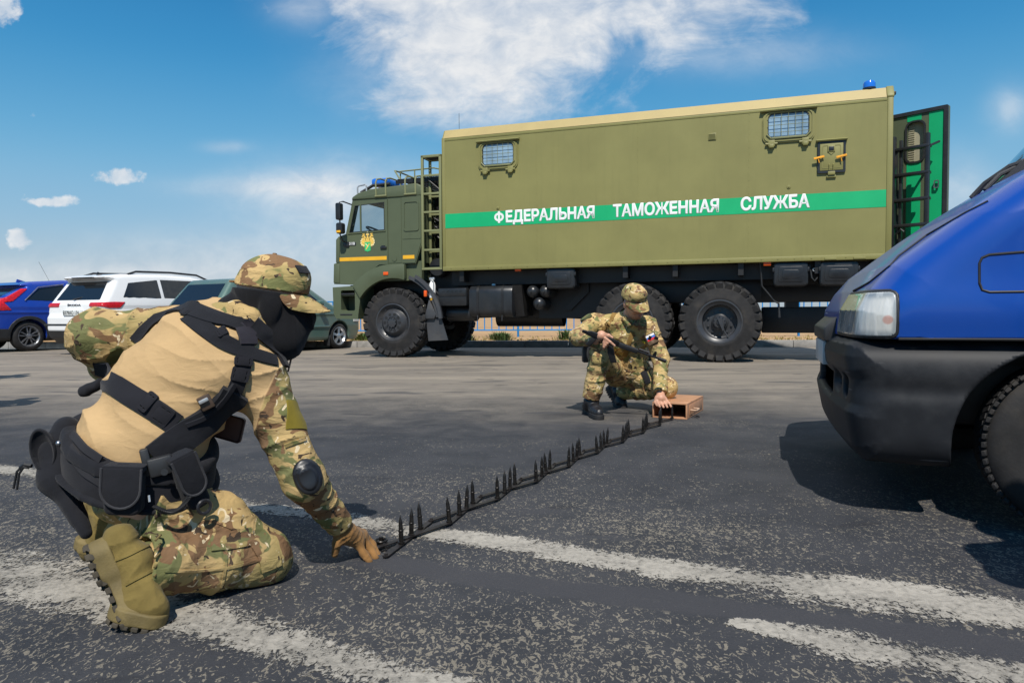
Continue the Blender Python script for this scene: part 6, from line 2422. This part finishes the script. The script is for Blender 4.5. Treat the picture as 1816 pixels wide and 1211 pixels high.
cap2 = sdf_obj('cap', cr2c, *bounds([hd2], .2), .006, MT['cap_camo'], man2, newton=1)
sv = (hp, hl_, bd, bn)
hl_ = h2l
bd = (h2f * .84 - h2u * .55).normalized()
bn = h2l.cross(bd) * -1
if bn.dot(h2u) < 0: bn = -bn
hp = hq
brim_mesh().build('brim', MT['cap_camo'], cap2, 60)
hp, hl_, bd, bn = sv
hair2 = cut(off(sk2, .004), half(hq(0, 0, .0), -h2u), half(hq(-.01, 0, 0), h2f))
sdf_obj('hair', cut(off(uni(.03, ell(hq(-.016, 0, .03), (.098, .080, .098), H2)), .004), half(hq(0, 0, -.03), -h2u), half(hq(-.025, 0, 0), h2f)), *bounds([hd2], .17), .006, simple('dark_brown_hair', (.03, .02, .014), .7), man2, newton=1)
# straps, patches
YR = (4.6, 6.4)
m = MB(); ribbon(m, jk, [(1098, 540), (1090, 556), (1080, 574), (1066, 588), (1052, 596)], .032, .005, step=4, yr=YR); sl2 = m.build('rifle_sling', MT['sling'], man2)
m = MB(); M = on_surface(jk, 1078, 576, yr=YR, lift=.006) @ Matrix.Rotation(rad(-50), 4, 'Z'); m.prism(rrect(-.024, -.016, .024, .016, .004), -.003, .004, 'z', M=M, holes=[rrect(-.016, -.009, .016, .009, .002)]); m.build('buckle', MT['sling'], sl2)
m = MB(); ribbon(m, jk, [(1122, 588), (1117, 602), (1112, 618), (1108, 632)], .036, .006, step=4, yr=YR); m.build('strap', MT['sling'], sl2)
M = on_surface(jk, 1108, 636, yr=YR, lift=.01)
m = MB(); m.tube([M @ Vector((.05 + .014 * math.cos(a), -.005 + .014 * math.sin(a), .004)) for a in [2 * PI * k / 16 for k in range(16)]], .0035, 6, closed=True); m.build('ring', MT['steel'], sl2)


def patch_at(px, py, w, h, ang, r, mats, bands, nm):
    M = on_surface(jk, px, py, yr=YR, lift=.011) @ Matrix.Rotation(rad(ang), 4, 'Z')
    o = None
    m = MB(); m.prism(rrect(-w / 2, -h / 2, w / 2, h / 2, r), -.022, .003, 'z', M=M, bevel=.0015); o = m.build(nm, mats, man2)
    for mt, pts, z in bands:
        m = MB(); m.prism(pts, .003, .0035 + z, 'z', M=M); m.build('patch_field', mt, o)
    return o


flat = lambda n, c: simple(n, c, .85, var=.06)
patch_at(1156, 601, .082, .088, 28, .012, flat('brown_patch', (.10, .065, .035)), [
    (flat('white_patch', (.75, .74, .72)), [(-.034, .020), (.034, .020), (.034, .036), (-.034, .036)], .0008),
    (flat('blue_patch', (.03, .15, .50)), [(-.034, .004), (.034, .004), (.034, .020), (-.034, .020)], .0008),
    (flat('red_patch', (.55, .02, .025)), [(-.034, -.012), (.034, -.012), (.034, .004), (-.034, .004)], .0008),
    (flat('grey_brown_emblem', (.17, .11, .07)), [(x, y - .024) for x, y in arc(0, 0, .012, 0, 350, 14)], .0006)], 'shoulder_patch')
patch_at(1142, 606, .030, .016, -35, .004, flat('yellow_tab', (.62, .46, .04)), [], 'shoulder_tab')
patch_at(1031, 557, .092, .092, 8, .030, flat('dark_green_patch', (.075, .085, .035)), [
    (flat('green_patch', (.13, .16, .05)), arc(0, 0, .036, 0, 350, 20), .0005), (flat('ochre_emblem', (.23, .15, .05)), arc(0, 0, .016, 0, 350, 12), .001)], 'shoulder_patch')
# belt kit: black pouch at his right hip, dark holster strap on the left thigh
m = MB(); m.cbox(J(1038, 628, 5.60), (.05, .09, .13), .012); m.cbox(J(1046, 616, 5.6), (.06, .06, .03), .008); m.build('holster', MT['plastic'], man2)
m = MB(); ribbon(m, t2, [(1128, 640), (1138, 654), (1146, 668), (1150, 680)], .05, .008, step=4, yr=YR); m.build('thigh_strap', MT['cordura'], man2)
# boots
BM = (MT['boot_black'], MT['sole_black'])
Hb, Tb = gp(1046, 731, .012), gp(1062, 741, .012)
md_ = Hb + (Tb - Hb) * .66
boot(Hb + Vector((-.02, .05, 0)), md_, Tb + (Tb - Hb).normalized() * .035, (0, 0, -1), (0, 0, -1), bAr + Vector((0, .01, -.03)), 'boot', BM, man2, h=.006, shaft=.055)
boot(J(1081, 684, 6.03), J(1098, 722, 5.93), J(1110, 725, 5.86), (-.55, .8, .0), (0, 0, -1), bAl + Vector((.01, -.01, .02)), 'boot', BM, man2, h=.006, shaft=.058)

# ------------------------------------------------------------------ rifle lying across his right knee
MT['gun'] = simple('black_gun_metal', (.012, .012, .014), .38, .35, var=.2)
MT['gun_poly'] = simple('black_polymer', (.014, .014, .015), .5)
RM4 = Matrix(((rd.x, rup.x, rs.x, RDa.x), (rd.y, rup.y, rs.y, RDa.y), (rd.z, rup.z, rs.z, RDa.z), (0, 0, 0, 1))) @ Matrix.Diagonal((1, .85, .8, 1))
rifle = tag(empty('rifle', (0, 0, 0)), 'black assault rifle held across the right knee of the crouching man', 'rifle')
m = MB()
m.prism([(-.13, -.020), (.10, -.028), (.12, -.022), (.12, .020), (.08, .026), (-.10, .026), (-.13, .012)], -.017, .017, 'z', M=RM4, bevel=.005)
m.prism([(-.03, -.028), (.03, -.028), (.028, -.05), (-.02, -.052)], -.006, .006, 'z', M=RM4, holes=[[(-.02, -.030), (.022, -.030), (.02, -.046), (-.014, -.047)]])
m.cbox((.02, .032, 0), (.03, .012, .014), .003, RM4)
m.build('receiver', MT['gun'], rifle)
m = MB()
m.prism([(.12, -.028), (.26, -.024), (.27, -.018), (.27, .016), (.12, .018)], -.022, .022, 'z', M=RM4, bevel=.008)
m.build('handguard', MT['gun_poly'], rifle)
m = MB()
m.tube([RM4 @ Vector((.12, .0, 0)), RM4 @ Vector((.435, .0, 0))], .0085, 10)
m.tube([RM4 @ Vector((.27, .020, 0)), RM4 @ Vector((.345, .020, 0))], .0075, 8)
m.cbox((.345, .012, 0), (.022, .036, .018), .004, RM4)
m.prism([(.375, .005), (.405, .005), (.398, .050), (.382, .050)], -.006, .006, 'z', M=RM4)
m.cbox((.39, .0, 0), (.03, .026, .022), .004, RM4)
m.build('barrel', MT['gun'], rifle)
m = MB(); m.lathe([(0, .0), (0, .013), (.055, .014), (.06, .010), (.06, 0)], RM4 @ Vector((.425, 0, 0)), rd, 14); m.build('muzzle_brake', MT['gun'], rifle)
m = MB()
mg = [(.035, -.026), (.085, -.028), (.112, -.09), (.155, -.165), (.112, -.185), (.066, -.11)]
m.prism(mg, -.011, .011, 'z', M=RM4, bevel=.004)
m.build('magazine', MT['gun_poly'], rifle)
m = MB(); m.prism([(-.08, -.022), (-.045, -.026), (-.07, -.115), (-.108, -.105)], -.014, .014, 'z', M=RM4, bevel=.006); m.build('grip', MT['gun_poly'], rifle)
m = MB(); m.prism([(-.13, .014), (-.165, .010), (-.165, -.012), (-.13, -.018)], -.013, .013, 'z', M=RM4, bevel=.004); m.build('rear_trunnion', MT['gun'], rifle)

# ------------------------------------------------------------------ metal case and spike strip
c0, c1, c2 = gp(1160, 743), gp(1218, 744), gp(1247, 727)
by = (c2 - c1); BD = by.length; by.normalize()
bx = Vector((by.y, -by.x, 0)); BW = .255
c0 = c1 - bx * BW
CMx = Matrix(((bx.x, by.x, 0, c0.x), (bx.y, by.y, 0, c0.y), (0, 0, 1, 0), (0, 0, 0, 1)))
case = tag(empty('metal_case', c0, math.atan2(bx.y, bx.x)), 'small reddish tan metal case lying open on the asphalt, spikes coming out', 'case')
M_CASE = simple('tan_case_paint', (.46, .235, .125), .5, var=.12, vs=8, dust=.12)
BH = .118
m = MB()
t_ = .006
m.box((0, 0, .003), (BW, BD, .003 + t_)); m.box((0, 0, BH - t_), (BW, BD, BH), .002)
m.box((0, 0, .003 + t_), (t_, BD, BH - t_)); m.box((BW - t_, 0, .003 + t_), (BW, BD, BH - t_)); m.box((t_, BD - t_, .003 + t_), (BW - t_, BD, BH - t_))
m.box((-.004, -.004, .001), (BW + .004, .010, .011), .002); m.box((-.004, -.004, BH - .009), (BW + .004, .010, BH + .003), .002)
m.box((-.004, -.004, .011), (.008, .010, BH - .009), .002); m.box((BW - .008, -.004, .011), (BW + .004, .010, BH - .009), .002)
m.box((.02, BD * .28, BH), (BW - .0, BD * .31, BH + .003), .001); m.box((BW * .35, .03, BH), (BW * .38, BD * .28, BH + .003), .001)
m.box((BW, .08, .02), (BW + .003, BD - .05, .10), .001)
m.build('shell', M_CASE, case)
m = MB()
m.tube([(BW + .004, .10, .060), (BW + .045, .10, .058), (BW + .048, .11, .058), (BW + .048, .20, .058), (BW + .045, .21, .058), (BW + .004, .21, .060)], .006, 8)
m.build('handle', simple('pale_wire', (.50, .33, .22), .4), case)
m = MB()
m.tube([(BW + .004, .12, .02), (BW + .05, .10, .006), (BW + .06, .16, .006), (BW + .02, .20, .006)], .003, 6)
m.build('latch_wire', MT['hose'], case)

strip = tag(empty('spike_strip', gp(728, 957)), 'black steel spike strip unfolding across the road from the tan case', 'spike strip')
strip.location = (0, 0, 0)
MT['spike'] = simple('dark_worn_steel', (.030, .027, .025), .38, .7, var=.4, vs=60)
MT['bar'] = simple('rusty_black_steel', (.030, .025, .023), .5, .5, var=.35, vs=25)
ctr = [gp(*q) for q in ((728, 956), (826, 907), (903, 869), (968, 843), (1020, 815), (1071, 794), (1113, 776), (1145, 761), (1174, 749), (1190, 740))]
rs_ = random.Random(3)
sp_proto = None
spn = 0


def spike(p, lean):
    global sp_proto, spn
    if sp_proto is None:
        m = MB()
        m.lathe([(0, 0), (0, .0115), (.006, .0115), (.007, .0085), (.040, .0082), (.042, .0095), (.046, .0095), (.048, .0078), (.070, .0070), (.098, .0009), (.099, 0)], (0, 0, 0), (0, 0, 1), 12)
        sp_proto = m.build('spike', MT['spike'], strip, 30)
        o = sp_proto
    else:
        o = sp_proto.copy(); COL.objects.link(o)
    o.parent = strip
    o.location = p
    o.rotation_euler = (rad(lean[0]), rad(lean[1]), rs_.uniform(0, 6))
    return o


def flatbar(a, b, w, z, mat):
    d = b - a; L = d.length; d.normalize()
    s = Vector((-d.y, d.x, 0))
    M = Matrix(((d.x, s.x, 0, a.x), (d.y, s.y, 0, a.y), (d.z, 0, 1, z), (0, 0, 0, 1)))
    m = MB()
    m.prism(rrect(-.012, -w / 2, L + .012, w / 2, w * .48, 4), 0, .004, 'z', M=M)
    m.lathe([(0, .006), (.007, .005), (.007, 0)], M @ Vector((0, 0, .003)), (0, 0, 1), 8)
    m.lathe([(0, .006), (.007, .005), (.007, 0)], M @ Vector((L, 0, .003)), (0, 0, 1), 8)
    return m.build('link', mat, strip)


for i, c in enumerate(ctr[:-1]):
    nx_ = ctr[i + 1]
    pv_ = ctr[i - 1] if i else c * 2 - nx_
    d = (nx_ - pv_).normalized(); s = Vector((-d.y, d.x, 0))
    hw = .042
    eN, eP = (c + nx_) / 2, (c + pv_) / 2
    flatbar(eP - s * hw * (.9), eN + s * hw, .022, .006, MT['bar'])
    flatbar(eP + s * hw * (.9), eN - s * hw, .022, .011, MT['bar'])
    A_, B_ = eP - s * hw, eN + s * hw
    for t in (.30, .52, .74):
        spike(A_ + (B_ - A_) * t + Vector((0, 0, .012)), (rs_.uniform(-4, 4), rs_.uniform(-4, 4)))
    spike(eN - s * hw + Vector((0, 0, .016)), (rs_.uniform(-4, 4), rs_.uniform(-4, 4)))
e = gp(676, 969)
m = MB()
d = (ctr[0] - e).normalized(); s = Vector((-d.y, d.x, 0))
eP = (ctr[0] + (ctr[0] * 2 - ctr[1])) / 2
m.tube([e + s * .012 + Vector((0, 0, .012)), e + d * .03 + s * .03 + Vector((0, 0, .014)), eP + s * .04 + Vector((0, 0, .012))], .006, 6)
m.tube([e + Vector((.02 * math.cos(a), .02 * math.sin(a), .022)) for a in [2 * PI * k / 16 for k in range(16)]], .004, 6, closed=True)
m.tube([e + Vector((0, 0, .004)), e + Vector((0, 0, .035))], .007, 8)
m.tube([e + Vector((-.01, -.015, .01)), e + Vector((.02, -.03, .006)), e + Vector((.035, -.015, .006)), e + Vector((.01, -.06, .004)), e + Vector((.03, -.05, .004))], .002, 5)
m.build('end_ring', MT['spike'], strip)

# ------------------------------------------------------------------ bystander to the right of the camera, whose shadow falls across the van's corner
man3 = tag(empty('person', (0, 0, 0)), 'person standing beside the photographer, casting the shadow by the van wheel', 'person')
bx3, by3 = 1.74, 1.22


def W3(x, y, z): return Vector((bx3 + x, by3 + y, z))


legs3 = uni(.03, rc(W3(-.10, 0, .92), W3(-.12, .01, .48), .095, .07), rc(W3(-.12, .01, .48), W3(-.13, -.02, .09), .07, .06), rc(W3(.10, 0, .92), W3(.12, .01, .48), .095, .07), rc(W3(.12, .01, .48), W3(.13, -.02, .09), .07, .06))
sdf_obj('trousers', fold(cut(uni(.04, legs3, ell(W3(0, 0, .95), (.17, .12, .12))), half((0, 0, .07), (0, 0, -1))), wr((0, 0, 1), 12, 5, .010)), (bx3 - .35, by3 - .3, 0), (bx3 + .35, by3 + .3, 1.15), .014, MT['camo2'], man3, newton=1)
tor3 = uni(.06, ell(W3(0, 0, 1.12), (.17, .12, .2)), ell(W3(0, 0, 1.33), (.19, .13, .17)), rc(W3(-.17, 0, 1.42), W3(.17, 0, 1.42), .075))
sh3 = uni(.04, tor3, rc(W3(-.20, 0, 1.40), W3(-.27, 0, 1.12), .065, .055), rc(W3(-.27, 0, 1.12), W3(-.22, .12, .90), .052, .042), rc(W3(.20, 0, 1.40), W3(.27, 0, 1.12), .065, .055), rc(W3(.27, 0, 1.12), W3(.22, .12, .90), .052, .042))
sdf_obj('jacket', fold(sh3, wr((.3, 0, 1), 14, 5, .010)), (bx3 - .45, by3 - .3, .8), (bx3 + .45, by3 + .35, 1.6), .014, MT['camo2'], man3, newton=1)
hd3 = W3(0, .02, 1.64)
b3 = uni(.03, ell(hd3, (.076, .095, .115)), ell(hd3 + Vector((0, .03, -.07)), (.055, .06, .06)), rc(hd3 + Vector((0, .09, -.02)), hd3 + Vector((0, .105, -.035)), .012, .015), rc(hd3 - Vector((0, .02, .08)), W3(0, 0, 1.42), .06, .065), off(tor3, -.02))
for s_ in (-1, 1):
    b3 = uni(.012, b3, rc(W3(.22 * s_, .12, .90), W3(.215 * s_, .14, .82), .033, .036), *[rc(W3(.215 * s_ + .018 * (k - 1.5) * .6, .14 + .016 * (k - 1.5), .82), W3(.21 * s_ + .012 * (k - 1.5), .15 + .018 * (k - 1.5), .735), .011, .009) for k in range(4)], rc(W3(.20 * s_, .12, .85), W3(.18 * s_, .155, .79), .013, .010))
sdf_obj('body', b3, (bx3 - .4, by3 - .25, .68), (bx3 + .4, by3 + .35, 1.82), .012, MT['skin'], man3, newton=1)
sdf_obj('cap', cut(ell(hd3 + Vector((0, -.005, .03)), (.088, .108, .105)), half(hd3 + Vector((0, 0, .035)), (0, 0, -1))), hd3 - Vector((.15, .15, .1)), hd3 + Vector((.15, .15, .2)), .008, MT['cap_camo'], man3, newton=1)
for s_ in (-1, 1):
    sdf_obj('boot', cut(uni(.03, rc(W3(.13 * s_, -.03, .05), W3(.15 * s_, .17, .035), .048, .04), rc(W3(.13 * s_, -.03, .06), W3(.13 * s_, -.02, .17), .048, .055)), half((0, 0, .003), (0, 0, -1))), (bx3 - .3, by3 - .2, -.02), (bx3 + .3, by3 + .35, .26), .01, MT['boot_black'], man3, newton=1)

for dx_, dy_, lb in ((-8.49, 7.13, 'bystander beyond the left edge, farther one, near the parked blue SUV'), (-6.46, 4.28, 'bystander beyond the left edge, nearer one, standing on the open asphalt')):
    c_ = copy_tree(man3)
    c_.location = (dx_, dy_, 0)
    c_['label'] = lb
